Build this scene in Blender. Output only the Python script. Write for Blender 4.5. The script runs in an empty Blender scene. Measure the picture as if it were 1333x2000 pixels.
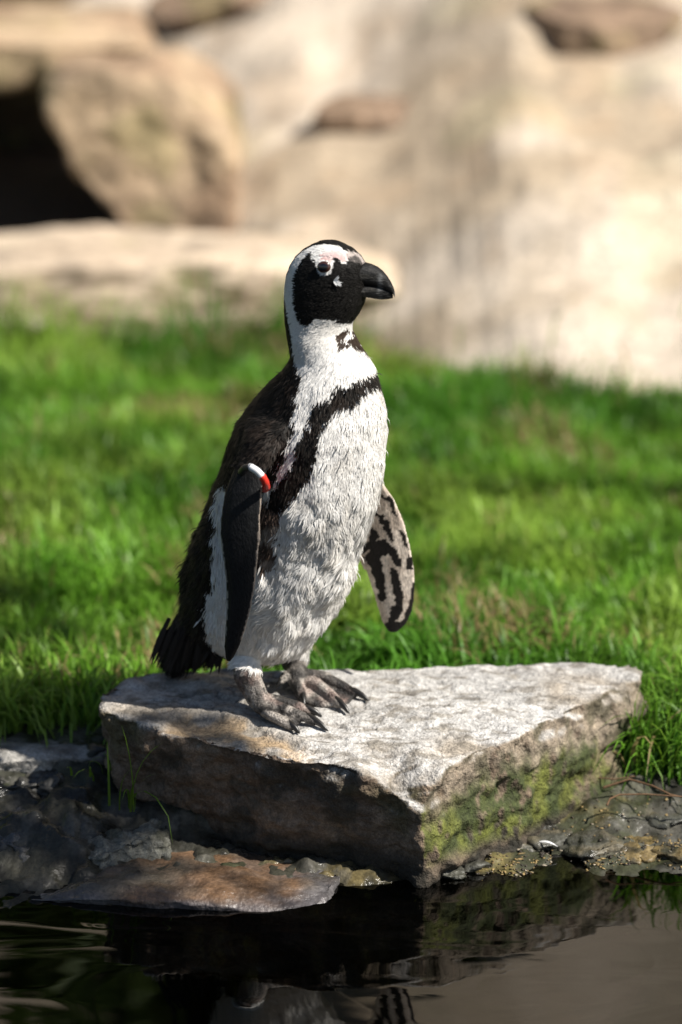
import bpy, bmesh, math, random
import numpy as np
from mathutils import Vector, Matrix
from mathutils.bvhtree import BVHTree

random.seed(7)
rng = np.random.default_rng(7)
sc = bpy.context.scene
COL = sc.collection

# ------------------------------------------------------------------ camera
CAM_H, PITCH, F = 1.6, math.radians(16.6), 6584.0       # F in photo pixels (1333 x 2000)
cam = bpy.data.cameras.new('camera')
cam.sensor_fit = 'VERTICAL'; cam.sensor_height = 36.0
cam.lens = F / 2000.0 * 36.0
cam.clip_start = 0.05; cam.clip_end = 2000
cam.dof.use_dof = True; cam.dof.focus_distance = 4.07; cam.dof.aperture_fstop = 2.0
cam_o = bpy.data.objects.new('camera', cam); COL.objects.link(cam_o)
cam_o.location = (0, 0, CAM_H); cam_o.rotation_euler = (math.pi/2 - PITCH, 0, 0)
sc.camera = cam_o

# ------------------------------------------------------------------ sky, sun, exposure
SUN_EL = math.radians(47)
SUN_AZ = (0.92, -0.40)
n_ = math.hypot(*SUN_AZ)
SUN = Vector((SUN_AZ[0]/n_*math.cos(SUN_EL), SUN_AZ[1]/n_*math.cos(SUN_EL), math.sin(SUN_EL)))
world = bpy.data.worlds.new('World'); sc.world = world; world.use_nodes = True
wt = world.node_tree; wt.nodes.clear()
sky = wt.nodes.new('ShaderNodeTexSky'); sky.sky_type = 'NISHITA'; sky.sun_disc = False
sky.sun_elevation = SUN_EL; sky.sun_rotation = math.atan2(SUN_AZ[0], SUN_AZ[1])
bg = wt.nodes.new('ShaderNodeBackground'); bg.inputs[1].default_value = 0.05
wo = wt.nodes.new('ShaderNodeOutputWorld')
wt.links.new(sky.outputs[0], bg.inputs[0]); wt.links.new(bg.outputs[0], wo.inputs[0])
sl = bpy.data.lights.new('sun', 'SUN'); sl.energy = 5.0; sl.angle = math.radians(0.53); sl.color = (1, 0.94, 0.85)
so = bpy.data.objects.new('sun', sl); COL.objects.link(so)
so.rotation_euler = SUN.to_track_quat('Z', 'Y').to_euler(); so.location = (3, 0, 5)
vs = sc.view_settings
vs.view_transform = 'Standard'; vs.look = 'None'; vs.exposure = 0.74; vs.gamma = 1.0; vs.use_curve_mapping = False
sc.cycles.use_denoising = True
sc.cycles.max_bounces = 8; sc.cycles.transparent_max_bounces = 16
sc.cycles.caustics_reflective = False; sc.cycles.caustics_refractive = False
sc.cycles.sample_clamp_indirect = 6.0

# ------------------------------------------------------------------ helpers
cp, sp_ = math.cos(PITCH), math.sin(PITCH)
def ray(px, py):
    x = (px - 666.5)/F; u = (1000.0 - py)/F
    return Vector((x, cp + u*sp_, -sp_ + u*cp))
PEN = {'dy': 0.0}
def at(px, py, Y=None, Z=None):
    d = ray(px, py)
    if Y is not None: Y = Y + PEN['dy']
    t = Y/d.y if Y is not None else (Z - CAM_H)/d.z
    return Vector((0, 0, CAM_H)) + d*t
def proj(P):
    P = np.asarray(P, float); x = P[:, 0]; y = P[:, 1]; z = P[:, 2] - CAM_H
    dep = y*cp - z*sp_; up = y*sp_ + z*cp
    return 666.5 + F*x/dep, 1000 - F*up/dep
def hash3(ix, iy, iz, seed):
    n = (ix*374761393 + iy*668265263 + iz*2147483647 + seed*1274126177) & 0xFFFFFFFF
    n = ((n ^ (n >> 13))*1274126177) & 0xFFFFFFFF
    n = ((n ^ (n >> 16))*2246822519) & 0xFFFFFFFF
    return ((n ^ (n >> 15)) & 0xFFFF)/65535.0
def vnoise(P, seed=0):
    P = np.asarray(P, float); i = np.floor(P).astype(np.int64); f = P - i; f = f*f*f*(f*(f*6-15)+10)
    x, y, z = i[:, 0], i[:, 1], i[:, 2]; fx, fy, fz = f[:, 0], f[:, 1], f[:, 2]
    def h(a, b, c): return hash3(x+a, y+b, z+c, seed)
    x00 = h(0,0,0)*(1-fx)+h(1,0,0)*fx; x10 = h(0,1,0)*(1-fx)+h(1,1,0)*fx
    x01 = h(0,0,1)*(1-fx)+h(1,0,1)*fx; x11 = h(0,1,1)*(1-fx)+h(1,1,1)*fx
    return (x00*(1-fy)+x10*fy)*(1-fz) + (x01*(1-fy)+x11*fy)*fz
def fbm(P, freq, octv=4, seed=0, gain=0.5):           # about -1 .. 1
    P = np.asarray(P, float)*freq; a = 1.0; s = 0; t = 0
    for k in range(octv):
        s = s + a*(vnoise(P + 17.3*k, seed+k)*2-1); t += a; a *= gain; P = P*2.03
    return s/t*1.6
def sstep(a, b, x): 
    t = np.clip((np.asarray(x, float)-a)/(b-a), 0, 1); return t*t*(3-2*t)
def mixc(a, b, t):
    t = np.asarray(t)[:, None]; return np.asarray(a)*(1-t) + np.asarray(b)*t
def inpoly(px, py, poly):
    r = np.zeros(len(px), bool); n = len(poly); j = n-1
    for i in range(n):
        xi, yi = poly[i]; xj, yj = poly[j]
        if yi != yj:
            c = ((yi > py) != (yj > py)) & (px < (xj-xi)*(py-yi)/(yj-yi)+xi)
            r ^= c
        j = i
    return r

def tag(o, label=None, cat=None, group=None, kind=None):
    if label: o['label'] = label
    if cat: o['category'] = cat
    if group: o['group'] = group
    if kind: o['kind'] = kind
    return o
def empty(name, loc=(0, 0, 0)):
    o = bpy.data.objects.new(name, None); COL.objects.link(o); o.location = loc; o.empty_display_size = 0.05
    return o
def link(name, me, m=None, parent=None, smooth=True):
    o = bpy.data.objects.new(name, me); COL.objects.link(o)
    if m is not None:
        if isinstance(m, (list, tuple)):
            for q in m: me.materials.append(q)
        else: me.materials.append(m)
    if smooth: me.polygons.foreach_set('use_smooth', np.ones(len(me.polygons), bool))
    if parent is not None:
        o.parent = parent; o.matrix_parent_inverse = Matrix.Translation(-Vector(parent.location))
    return o
def mesh(name, V, Fc, col=None):
    me = bpy.data.meshes.new(name)
    V = np.asarray(V, np.float32)
    if isinstance(Fc, np.ndarray):
        n, k = Fc.shape
        me.vertices.add(len(V)); me.vertices.foreach_set('co', V.ravel())
        me.loops.add(n*k); me.loops.foreach_set('vertex_index', Fc.astype(np.int32).ravel())
        me.polygons.add(n); me.polygons.foreach_set('loop_start', np.arange(0, n*k, k, dtype=np.int32))
        me.update(calc_edges=True)
    else:
        me.from_pydata([tuple(v) for v in V], [], Fc); me.update()
    if col is not None: setcol(me, col)
    return me
def setcol(me, col):
    a = me.color_attributes.new('Col', 'FLOAT_COLOR', 'POINT')
    c = np.ones((len(me.vertices), 4), np.float32); c[:, :3] = np.clip(col[:, :3], 0, 1)
    if col.shape[1] == 4: c[:, 3] = col[:, 3]
    a.data.foreach_set('color', c.ravel())
def verts(me):
    v = np.empty(len(me.vertices)*3, np.float32); me.vertices.foreach_get('co', v); return v.reshape(-1, 3).astype(float)
def norms(me):
    v = np.empty(len(me.vertices)*3, np.float32); me.vertex_normals.foreach_get('vector', v); return v.reshape(-1, 3).astype(float)
def setverts(me, V):
    me.vertices.foreach_set('co', np.asarray(V, np.float32).ravel()); me.update()
def tris(me):
    me.calc_loop_triangles(); t = np.empty(len(me.loop_triangles)*3, np.int32)
    me.loop_triangles.foreach_get('vertices', t); return t.reshape(-1, 3)
def loft(rings, closed=True):                          # list of (n,3) rings -> verts, faces with end caps
    n = len(rings[0]); V = np.concatenate([np.asarray(r) for r in rings]); Fs = []
    for i in range(len(rings)-1):
        for j in range(n):
            k = (j+1) % n; Fs.append((i*n+j, i*n+k, (i+1)*n+k, (i+1)*n+j))
    Fs.append(tuple(range(n-1, -1, -1))); L = (len(rings)-1)*n; Fs.append(tuple(L+j for j in range(n)))
    return V, Fs
def tube(pts, rad, n=14, up=(0, 0, 1), flat=1.0):
    pts = [Vector(p) for p in pts]; rings = []
    # rounded ends
    d0 = (pts[1]-pts[0]).normalized(); d1 = (pts[-1]-pts[-2]).normalized()
    P = [pts[0]-d0*rad[0]*.9, pts[0]-d0*rad[0]*.6] + pts + [pts[-1]+d1*rad[-1]*.6, pts[-1]+d1*rad[-1]*.9]
    R = [rad[0]*.35, rad[0]*.8] + list(rad) + [rad[-1]*.8, rad[-1]*.35]
    for i, p in enumerate(P):
        d = (P[min(i+1, len(P)-1)]-P[max(i-1, 0)]).normalized()
        a = Vector(up).cross(d); a = a.normalized() if a.length > 1e-4 else Vector((1, 0, 0)); b = d.cross(a)
        rings.append([p + a*math.cos(t)*R[i] + b*math.sin(t)*R[i]*flat for t in np.linspace(0, 2*math.pi, n, endpoint=False)])
    return loft(rings)
def remesh(parts, vox, smooth=0, sf=0.5):
    V = []; Fs = []; o = 0
    for v, f in parts:
        V.extend([tuple(q) for q in v]); Fs.extend([tuple(i+o for i in q) for q in f]); o += len(v)
    me = bpy.data.meshes.new('tmp'); me.from_pydata(V, [], Fs); me.update()
    ob = bpy.data.objects.new('tmp', me); COL.objects.link(ob)
    bm = bmesh.new(); bm.from_mesh(me); bmesh.ops.recalc_face_normals(bm, faces=bm.faces); bm.to_mesh(me); bm.free()
    m = ob.modifiers.new('r', 'REMESH'); m.mode = 'VOXEL'; m.voxel_size = vox
    if smooth:
        s = ob.modifiers.new('s', 'SMOOTH'); s.iterations = smooth; s.factor = sf
    dg = bpy.context.evaluated_depsgraph_get()
    out = bpy.data.meshes.new_from_object(ob.evaluated_get(dg))
    bpy.data.objects.remove(ob); bpy.data.meshes.remove(me)
    return out
def bvh_of(me):
    return BVHTree.FromPolygons([tuple(v) for v in verts(me)], [tuple(t) for t in tris(me)])
def bvh_parts(v, f): return BVHTree.FromPolygons([tuple(q) for q in v], [tuple(q) for q in f])

# ---- materials
def material(name, rough=0.7, spec=0.3, detail=(), bump=(), attr=True, base=(0.5, 0.5, 0.5), rough_noise=None, trans=0.0, coat=0.0, bumpstr=1.0, stretch=None):
    """colour = vertex colour (or base) x noise layers (scale, low, high); bump = (scale, metres) layers"""
    m = bpy.data.materials.new(name); m.use_nodes = True; t = m.node_tree; N = t.nodes; L = t.links
    b = N['Principled BSDF']; b.inputs['Roughness'].default_value = rough; b.inputs['Specular IOR Level'].default_value = spec
    if coat: b.inputs['Coat Weight'].default_value = coat; b.inputs['Coat Roughness'].default_value = 0.15
    tc = N.new('ShaderNodeTexCoord'); vec = tc.outputs['Object']
    if stretch:
        mp = N.new('ShaderNodeMapping'); mp.inputs['Scale'].default_value = stretch; L.new(vec, mp.inputs[0]); vec = mp.outputs[0]
    if attr:
        a = N.new('ShaderNodeAttribute'); a.attribute_name = 'Col'; c = a.outputs['Color']
    else:
        a = N.new('ShaderNodeRGB'); a.outputs[0].default_value = (*base, 1); c = a.outputs[0]
    for (s, lo, hi) in detail:
        nz = N.new('ShaderNodeTexNoise'); nz.inputs['Scale'].default_value = s; nz.inputs['Detail'].default_value = 6; nz.inputs['Roughness'].default_value = 0.62
        L.new(vec, nz.inputs['Vector'])
        mr = N.new('ShaderNodeMapRange'); mr.inputs[1].default_value = 0.3; mr.inputs[2].default_value = 0.7; mr.inputs[3].default_value = lo; mr.inputs[4].default_value = hi
        L.new(nz.outputs[0], mr.inputs[0])
        mx = N.new('ShaderNodeMix'); mx.data_type = 'RGBA'; mx.blend_type = 'MULTIPLY'; mx.inputs[0].default_value = 1
        L.new(c, mx.inputs[6]); L.new(mr.outputs[0], mx.inputs[7]); c = mx.outputs[2]
    L.new(c, b.inputs['Base Color'])
    nrm = None
    for (s, dist) in bump:
        nz = N.new('ShaderNodeTexNoise'); nz.inputs['Scale'].default_value = s; nz.inputs['Detail'].default_value = 5; L.new(vec, nz.inputs['Vector'])
        bp = N.new('ShaderNodeBump'); bp.inputs['Strength'].default_value = bumpstr; bp.inputs['Distance'].default_value = dist
        L.new(nz.outputs[0], bp.inputs['Height'])
        if nrm: L.new(nrm, bp.inputs['Normal'])
        nrm = bp.outputs[0]
    if nrm: L.new(nrm, b.inputs['Normal'])
    if rough_noise:
        nz = N.new('ShaderNodeTexNoise'); nz.inputs['Scale'].default_value = rough_noise[0]; L.new(vec, nz.inputs['Vector'])
        mr = N.new('ShaderNodeMapRange'); mr.inputs[1].default_value = 0.35; mr.inputs[2].default_value = 0.65; mr.inputs[3].default_value = rough_noise[1]; mr.inputs[4].default_value = rough_noise[2]
        L.new(nz.outputs[0], mr.inputs[0]); L.new(mr.outputs[0], b.inputs['Roughness'])
    if trans:
        tl = N.new('ShaderNodeBsdfTranslucent'); ms = N.new('ShaderNodeMixShader'); ms.inputs[0].default_value = trans
        L.new(c, tl.inputs[0]); L.new(b.outputs[0], ms.inputs[1]); L.new(tl.outputs[0], ms.inputs[2])
        L.new(ms.outputs[0], N['Material Output'].inputs[0])
    return m
M = {}
M['stone'] = material('stone', 0.8, 0.3, [(35, .7, 1.22), (130, .6, 1.3), (420, .6, 1.4)], [(60, .005), (260, .003)])
M['wet_stone'] = material('wet_stone', 0.3, 0.5, [(30, .6, 1.3), (150, .6, 1.35)], [(45, .004), (200, .002)], rough_noise=(22, .08, .6))
M['ground'] = material('ground', 0.85, 0.3, [(6, .8, 1.15), (40, .75, 1.2), (160, .7, 1.3)], [(30, .004), (140, .002)])
M['sandstone'] = material('sandstone', 0.9, 0.2, [(5, .75, 1.15), (22, .75, 1.2), (90, .8, 1.2)], [(14, .01), (60, .004)])
M['grass'] = material('grass', 0.45, 0.4, [], [], trans=0.5)
M['leaf'] = material('leaf', 0.5, 0.35, [], [], trans=0.25)
M['bark'] = material('bark', 0.9, 0.2, [(10, .6, 1.3)], [(20, .01)], attr=False, base=(.09, .065, .045))
M['plumage'] = material('plumage', 0.65, 0.12, [(220, .82, 1.15)], [(300, .001)], trans=0.0)
M['feather'] = material('feather', 0.6, 0.14, [], [], trans=0.12)
M['flipper_skin'] = material('flipper_skin', 0.55, 0.15, [(420, .55, 1.5)], [(420, .0012)], stretch=(1, 1, .45))
M['foot_skin'] = material('foot_skin', 0.5, 0.35, [(120, .6, 1.3), (420, .25, 1.8)], [(380, .003)])
M['horn'] = material('horn', 0.58, 0.2, [(120, .5, 1.7)], [(90, .003), (300, .0012)], stretch=(.5, 1, 1.6))
M['claw'] = material('claw', 0.35, 0.5, [], [], attr=False, base=(.012, .011, .01))
M['eye'] = material('eye', 0.04, 0.6, [], [], attr=True, coat=1.0)
M['eye_skin'] = material('eye_skin', 0.5, 0.35, [(300, .8, 1.1)], [(500, .0004)], attr=False, base=(.52, .44, .42))
M['band_black'] = material('band_black', 0.45, 0.4, [], [], attr=False, base=(.02, .02, .022))
M['band_white'] = material('band_white', 0.4, 0.4, [(200, .85, 1.05)], [], attr=False, base=(.75, .76, .78))
M['band_red'] = material('band_red', 0.4, 0.4, [(200, .8, 1.1)], [], attr=False, base=(.62, .035, .02))
M['twig'] = material('twig', 0.8, 0.3, [(90, .6, 1.3)], [(150, .001)], attr=False, base=(.13, .075, .04))
M['debris'] = material('debris', 0.5, 0.4, [(200, .7, 1.2)], [])

# water
def water_mat():
    m = bpy.data.materials.new('pond_water'); m.use_nodes = True; t = m.node_tree; N = t.nodes; L = t.links
    N.remove(N['Principled BSDF'])
    tc = N.new('ShaderNodeTexCoord'); mp = N.new('ShaderNodeMapping'); mp.inputs['Scale'].default_value = (0.55, 1.6, 1); L.new(tc.outputs['Object'], mp.inputs[0])
    nz = N.new('ShaderNodeTexNoise'); nz.inputs['Scale'].default_value = 7; nz.inputs['Detail'].default_value = 1.5; nz.inputs['Distortion'].default_value = 0.8; L.new(mp.outputs[0], nz.inputs['Vector'])
    nz2 = N.new('ShaderNodeTexNoise'); nz2.inputs['Scale'].default_value = 2.5; nz2.inputs['Detail'].default_value = 1; L.new(tc.outputs['Object'], nz2.inputs['Vector'])
    mr = N.new('ShaderNodeMapRange'); mr.inputs[1].default_value = .42; mr.inputs[2].default_value = .62; mr.inputs[3].default_value = 0.12; mr.inputs[4].default_value = 1.0; L.new(nz2.outputs[0], mr.inputs[0])
    mu = N.new('ShaderNodeMath'); mu.operation = 'MULTIPLY'; L.new(nz.outputs[0], mu.inputs[0]); L.new(mr.outputs[0], mu.inputs[1])
    bp = N.new('ShaderNodeBump'); bp.inputs['Strength'].default_value = 1; bp.inputs['Distance'].default_value = .0042; L.new(mu.outputs[0], bp.inputs['Height'])
    gl = N.new('ShaderNodeBsdfGlossy'); gl.inputs['Roughness'].default_value = 0.0; gl.inputs[0].default_value = (1, 1, 1, 1); L.new(bp.outputs[0], gl.inputs['Normal'])
    tr = N.new('ShaderNodeBsdfTransparent'); tr.inputs[0].default_value = (.06, .065, .035, 1)
    fr = N.new('ShaderNodeFresnel'); fr.inputs[0].default_value = 1.4; L.new(bp.outputs[0], fr.inputs['Normal'])
    ms = N.new('ShaderNodeMixShader'); L.new(fr.outputs[0], ms.inputs[0]); L.new(tr.outputs[0], ms.inputs[1]); L.new(gl.outputs[0], ms.inputs[2])
    L.new(ms.outputs[0], N['Material Output'].inputs[0]); return m
M['water'] = water_mat()

# ------------------------------------------------------------------ terrain
def terrain_z(x, y):
    x = np.asarray(x, float); y = np.asarray(y, float)
    P = np.stack([x, y, 0*x], 1)
    shore = 3.83 + 0.03*fbm(P, 3.0, 2, 5) + np.where(x < -.1, -.06, 0)*sstep(-.05, -.3, x)
    t = y - shore
    bank = -0.12 + 0.12*sstep(-.22, 0, t) + 0.055*sstep(0, .2, t) + 0.035*sstep(.18, .34, t)
    bank += ((0.017*fbm(P, 15, 4, 9) + .008*fbm(P, 48, 4, 10))*(1-.5*sstep(.05, .15, x)) - .014*sstep(.05, .15, x)*sstep(0, .1, t))*sstep(-.2, .02, t)*sstep(.5, .2, t)
    # the other sides of the pond
    near = sstep(.9, .4, y); side = np.maximum(sstep(2.2, 2.9, x), sstep(-5, -6, x))
    bank = np.where(y < 3.0, -0.12 + 0.2*np.maximum(near, side), bank + 0*y)
    bank = np.where((y >= 3.0) & (y < 3.9), np.maximum(bank, -0.12+0.2*side), bank)
    y0 = 5.56 + .64*sstep(.42, -.05, x) + .55*sstep(-.05, -.44, x) + .1*fbm(P, 1.3, 2, 3)
    s = np.clip(y - y0, 0, None)
    z = bank + 0.03*sstep(4.6, 5.8, y) + 0.27*np.minimum(s, 2.3) + 5.6*sstep(7.9, 11.6, y) + 0.05*np.clip(y-9.6, 0, 30)*(y > 8)
    z += sstep(0, .5, s)*(0.035*fbm(P, 2.2, 3, 21) + 0.012*fbm(P, 9, 3, 22))
    z += 0.012*fbm(P, 2.0, 2, 30)*sstep(4.3, 4.8, y)
    return z
def axis(fine0, fine1, step, outer, k=1.35):
    a = list(np.arange(fine0, fine1+1e-6, step)); s = step; v = fine1
    while v < outer: s *= k; v += s; a.append(v)
    s = step; v = fine0
    while v > -outer: s *= k; v -= s; a.insert(0, v)
    return np.array(a)
gx = np.unique(np.concatenate([axis(-.62, .62, .005, 300), np.arange(-1.6, 1.6, .04)]))
gy = np.unique(np.concatenate([axis(3.6, 4.3, .005, 300), np.arange(4.4, 8.6, .035)]))
X, Y = np.meshgrid(gx, gy); nx, ny = len(gx), len(gy)
Z = terrain_z(X.ravel(), Y.ravel())
V = np.stack([X.ravel(), Y.ravel(), Z], 1)
idx = np.arange(nx*ny).reshape(ny, nx)
Fq = np.stack([idx[:-1, :-1], idx[:-1, 1:], idx[1:, 1:], idx[1:, :-1]], -1).reshape(-1, 4)
P2 = V*[1, 1, 0]
mud = np.array((.035, .034, .026)); soil = np.array((.07, .06, .035)); sand = np.array((.53, .455, .37))
col = np.tile(soil, (len(V), 1))
col = mixc(col, mud, sstep(4.35, 4.15, V[:, 1]))
c_dry = fbm(V, 16, 4, 41)
col = mixc(col, (.30, .23, .09), sstep(.05, .5, c_dry)*sstep(4.15, 3.95, V[:, 1])*sstep(-.01, .004, V[:, 2])*sstep(.06, .02, V[:, 2])*sstep(-.1, .1, V[:, 0])*.6)
col = mixc(col, (.05, .06, .02), sstep(.0, .4, fbm(V, 9, 3, 42))*sstep(4.35, 4.2, V[:, 1])*.4)
col = mixc(col, (.015, .014, .012), sstep(.0, .4, fbm(V, 30, 4, 43))*sstep(4.3, 4.2, V[:, 1])*.7)
col = mixc(col, (.12, .115, .10), sstep(.15, .5, fbm(V, 22, 4, 44))*sstep(4.3, 4.2, V[:, 1])*.5)
col = mixc(col, (.03, .03, .02), sstep(0.004, -.004, V[:, 2])*(V[:, 1] < 4.2))
y0a = 5.56 + .64*sstep(.42, -.05, V[:, 0]) + .1*fbm(P2, 1.3, 2, 3)
sm = sstep(-.05, .12, V[:, 1]-y0a)
sv = mixc(sand, (.36, .29, .21), sstep(-.1, .6, fbm(V, 2.2, 4, 50)))
sv = mixc(sv, (.42, .38, .22), sstep(.35, .7, fbm(V, 3.1, 3, 55))*.3)
sv = mixc(sv, mixc(np.tile((.20, .145, .10), (len(V), 1)), (.11, .10, .05), sstep(-.1, .4, fbm(V, 2.4, 3, 58))), sstep(8.0, 8.8, V[:, 1])*sstep(.05, .45, fbm(V, 1.5, 4, 57)))
sv = mixc(sv, (.40, .29, .19), sstep(.1, .6, fbm(V, 8, 3, 56))*.4)
col = mixc(col, sv, sm)
col = mixc(col, (.05, .04, .028), sstep(-.34, -.44, V[:, 0])*sstep(-1.2, -1.0, V[:, 0])*sstep(6.55, 6.65, V[:, 1])*sstep(8.0, 7.7, V[:, 1]))  # hollow floor coloured dark earth to deepen the shade there
far = sstep(10, 16, np.abs(V[:, 1]-5)) + sstep(4, 8, np.abs(V[:, 0])); far = np.clip(far, 0, 1)
col = mixc(col, (.07, .09, .03), far)
rgh = .9 - sstep(4.2, 4.05, V[:, 1])*(.25 + .45*sstep(-.2, .4, fbm(V, 20, 3, 45)))
t_ = M['ground'].node_tree; t_.links.new(next(n for n in t_.nodes if n.type == 'ATTRIBUTE').outputs['Alpha'], t_.nodes['Principled BSDF'].inputs['Roughness'])
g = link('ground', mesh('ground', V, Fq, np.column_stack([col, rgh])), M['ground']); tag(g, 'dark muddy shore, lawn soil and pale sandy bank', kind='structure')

wv = np.array([(-7, .2, 0), (3.2, .2, 0), (3.2, 4.3, 0), (-7, 4.3, 0)])
w = link('water', mesh('water', wv, [(0, 1, 2, 3)]), M['water'], smooth=False); tag(w, 'dark still pond water reflecting the stone slab', kind='structure')
pass

# ------------------------------------------------------------------ stones
def displace(me, layers, seed=0, mask=None):
    V = verts(me); N = norms(me); d = np.zeros(len(V))
    for (fr, amp, oc) in layers: d += amp*fbm(V, fr, oc, seed + int(fr))
    if mask is not None: d *= mask(V, N)
    setverts(me, V + N*d[:, None])

def rock(name, center, dims, seed, rotz=0.0, planes=8, noise=((4, .05, 3), (14, .02, 3)), colors=None, m='stone', sub=5, cuts=(), lo=.62, hi=.95, tilt=(0, 0)):
    """a faceted boulder: sphere clipped by planes then roughened; dims are full sizes"""
    r = np.random.default_rng(seed)
    bm = bmesh.new(); bmesh.ops.create_icosphere(bm, subdivisions=sub, radius=1.0)
    me = bpy.data.meshes.new(name); bm.to_mesh(me); bm.free()
    V = verts(me); V *= 1.25
    ax = [np.array(a, float) for a in ((1,0,0),(-1,0,0),(0,1,0),(0,-1,0),(0,0,1),(0,0,-1))]
    cl = [(a + r.normal(0, .12, 3), r.uniform(.85, 1.0)) for a in ax]
    for k in range(planes): cl.append((r.normal(size=3), r.uniform(lo, hi)))
    for c in cuts: cl.append((np.array(c[:3], float), c[3]))
    for n, d in cl:
        n = n/np.linalg.norm(n); e = V@n - d; V -= np.clip(e, 0, None)[:, None]*n*0.96
    V *= np.array(dims)/2
    setverts(me, V)
    s = float(np.mean(dims))
    for k, (fr, amp, oc) in enumerate(noise):
        N = norms(me); V = verts(me); V += N*(amp*s*fbm(V + seed*3.1, fr/s, oc, seed+k))[:, None]; setverts(me, V)
    R = Matrix.Rotation(rotz, 3, 'Z') @ Matrix.Rotation(tilt[0], 3, 'X') @ Matrix.Rotation(tilt[1], 3, 'Y')
    V = verts(me)@np.array(R).T; setverts(me, V)
    Wv = V + np.array(center)
    setcol(me, colors(Wv, norms(me)) if colors else np.tile((.3, .28, .25), (len(V), 1)))
    o = link(name, me, M[m]); o.location = center
    return o

# the slab the penguin stands on
ZT = .172                                              # slab top under the penguin; the top rises gently to the back and left
def plane(x, y): return .15 + .1*(y-3.8) - .025*x
def atp(px, py, dz=0.0):
    d = ray(px, py); t = (CAM_H - .15 - dz + .38)/(.1*d.y - .025*d.x - d.z); return Vector((0, 0, CAM_H)) + d*t
cols_ = []
def c(tx, ty, bx, by, inset, dz=0.0): 
    T = atp(tx, ty, dz); cols_.append((T, at(bx, by, Y=T.y+inset)))
for a in [(197,1352,212,1450,.0), (203,1392,240,1560,.02), (262,1408,300,1612,.03), (340,1430,372,1640,.035), (420,1452,450,1658,.035),
          (500,1470,530,1674,.035), (580,1484,600,1688,.03), (650,1494,680,1700,.03)]: c(*a)
c(715,1512,740,1714,.03,-.005); c(770,1546,780,1720,.025,-.026); c(805,1584,808,1722,.012,-.046); c(822,1592,826,1718,.004,-.049)
c(846,1530,855,1706,.006,-.017)
for a in [(872,1490,895,1688,0), (930,1467,955,1660,0), (1000,1440,1028,1624,0), (1080,1400,1100,1580,0), (1150,1365,1168,1535,0), (1208,1335,1222,1492,0), (1244,1318,1246,1450,.01)]: c(*a)
for a in [(1238,1308), (1195,1303), (1100,1297), (980,1297), (850,1300), (720,1307), (600,1309), (480,1305), (380,1304), (300,1309), (245,1320), (207,1338)]:
    T = atp(*a, -.002); cols_.append((T, Vector((T.x, T.y+.01, .01))))
Pt = np.array([a for a, b in cols_]); Pb = np.array([b for a, b in cols_])
def resample(P, n):
    Q = np.vstack([P, P[:1]]); s = np.r_[0, np.cumsum(np.linalg.norm(np.diff(Pt, axis=0, append=Pt[:1]), axis=1))]
    t = np.linspace(0, s[-1], n, endpoint=False); return np.stack([np.interp(t, s, Q[:, k]) for k in range(3)], 1)
Pt2, Pb2 = resample(Pt, 160), resample(Pb, 160)
ctr = np.array(atp(640, 1390))
rings = [Pb2*[1, 1, 0] + np.array([0, 0, -.06]) ]
rings[0][:, :2] = Pb2[:, :2]*.97 + ctr[:2]*.03
for t in (0, .25, .5, .75, 1): rings.append(Pb2*(1-t) + Pt2*t)
drop = Pt2[:, 2] - plane(Pt2[:, 0], Pt2[:, 1])
for t in (.86, .7, .5, .25, .06):
    q = ctr + (Pt2-ctr)*t; q[:, 2] = plane(q[:, 0], q[:, 1]) + .004*(1-t) + drop*{.86: .62, .7: .22}.get(t, 0); rings.append(q)
slab_me = remesh([loft(rings)], .0032, 2)
Vs = verts(slab_me); Ns = norms(slab_me)
spx, spy = proj(Vs)
topm = sstep(.45, .8, Ns[:, 2])
d = .0045*fbm(Vs, 9, 3, 1) + .003*fbm(Vs, 34, 3, 2)
d *= 1 + 1.0*(1-topm)
d += (1-topm)*(.005*fbm(Vs*[1, 1, 2.4], 20, 4, 3) + .0022*fbm(Vs*[1, 1, .6], 90, 3, 14))
# chipped upper rim
rim = sstep(.02, .0, np.abs(Vs[:, 2]-plane(Vs[:, 0], Vs[:, 1])))*(1-topm); d += -.007*rim*sstep(.0, .5, fbm(Vs, 28, 2, 4))
Vn = Vs + Ns*d[:, None]
E_ = np.empty(len(slab_me.edges)*2, np.int32); slab_me.edges.foreach_get('vertices', E_); E_ = E_.reshape(-1, 2)
deg = np.bincount(E_.ravel(), minlength=len(Vs)).astype(float)
def blur(m_, k):
    m_ = m_.astype(float)
    for _ in range(k):
        a_ = np.bincount(E_[:, 0], m_[E_[:, 1]], len(Vs)) + np.bincount(E_[:, 1], m_[E_[:, 0]], len(Vs)); m_ = .4*m_ + .6*a_/deg
    return m_
# thin flakes on the top: terraces along the bedding
q = fbm(Vs*[1, 1.8, 0], 10, 3, 8)
Vn[:, 2] += topm*.0026*blur(np.floor(q*4)/4, 2)*1.6
# the flaked ledge beside the near foot
Vf = Vs*[1, 1, 0]; lpx, lpy = spx + 16*fbm(Vf, 18, 3, 6), spy + 7*fbm(Vf, 22, 3, 7)
led = inpoly(lpx, lpy, [(380,1393),(470,1402),(560,1440),(640,1470),(600,1500),(480,1480),(420,1462),(390,1430),(330,1440),(345,1405)]) & (topm > .5)
led2 = inpoly(lpx, lpy, [(340,1360),(480,1362),(470,1375),(400,1385),(345,1382)]) & (topm > .5)
led_in = inpoly(lpx, lpy, [(420,1415),(540,1445),(600,1470),(470,1450)])
led = blur(led, 3); Vn[:, 2] -= .006*led*(1-.6*blur(led_in, 3)) + .003*blur(led2, 3)
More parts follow.
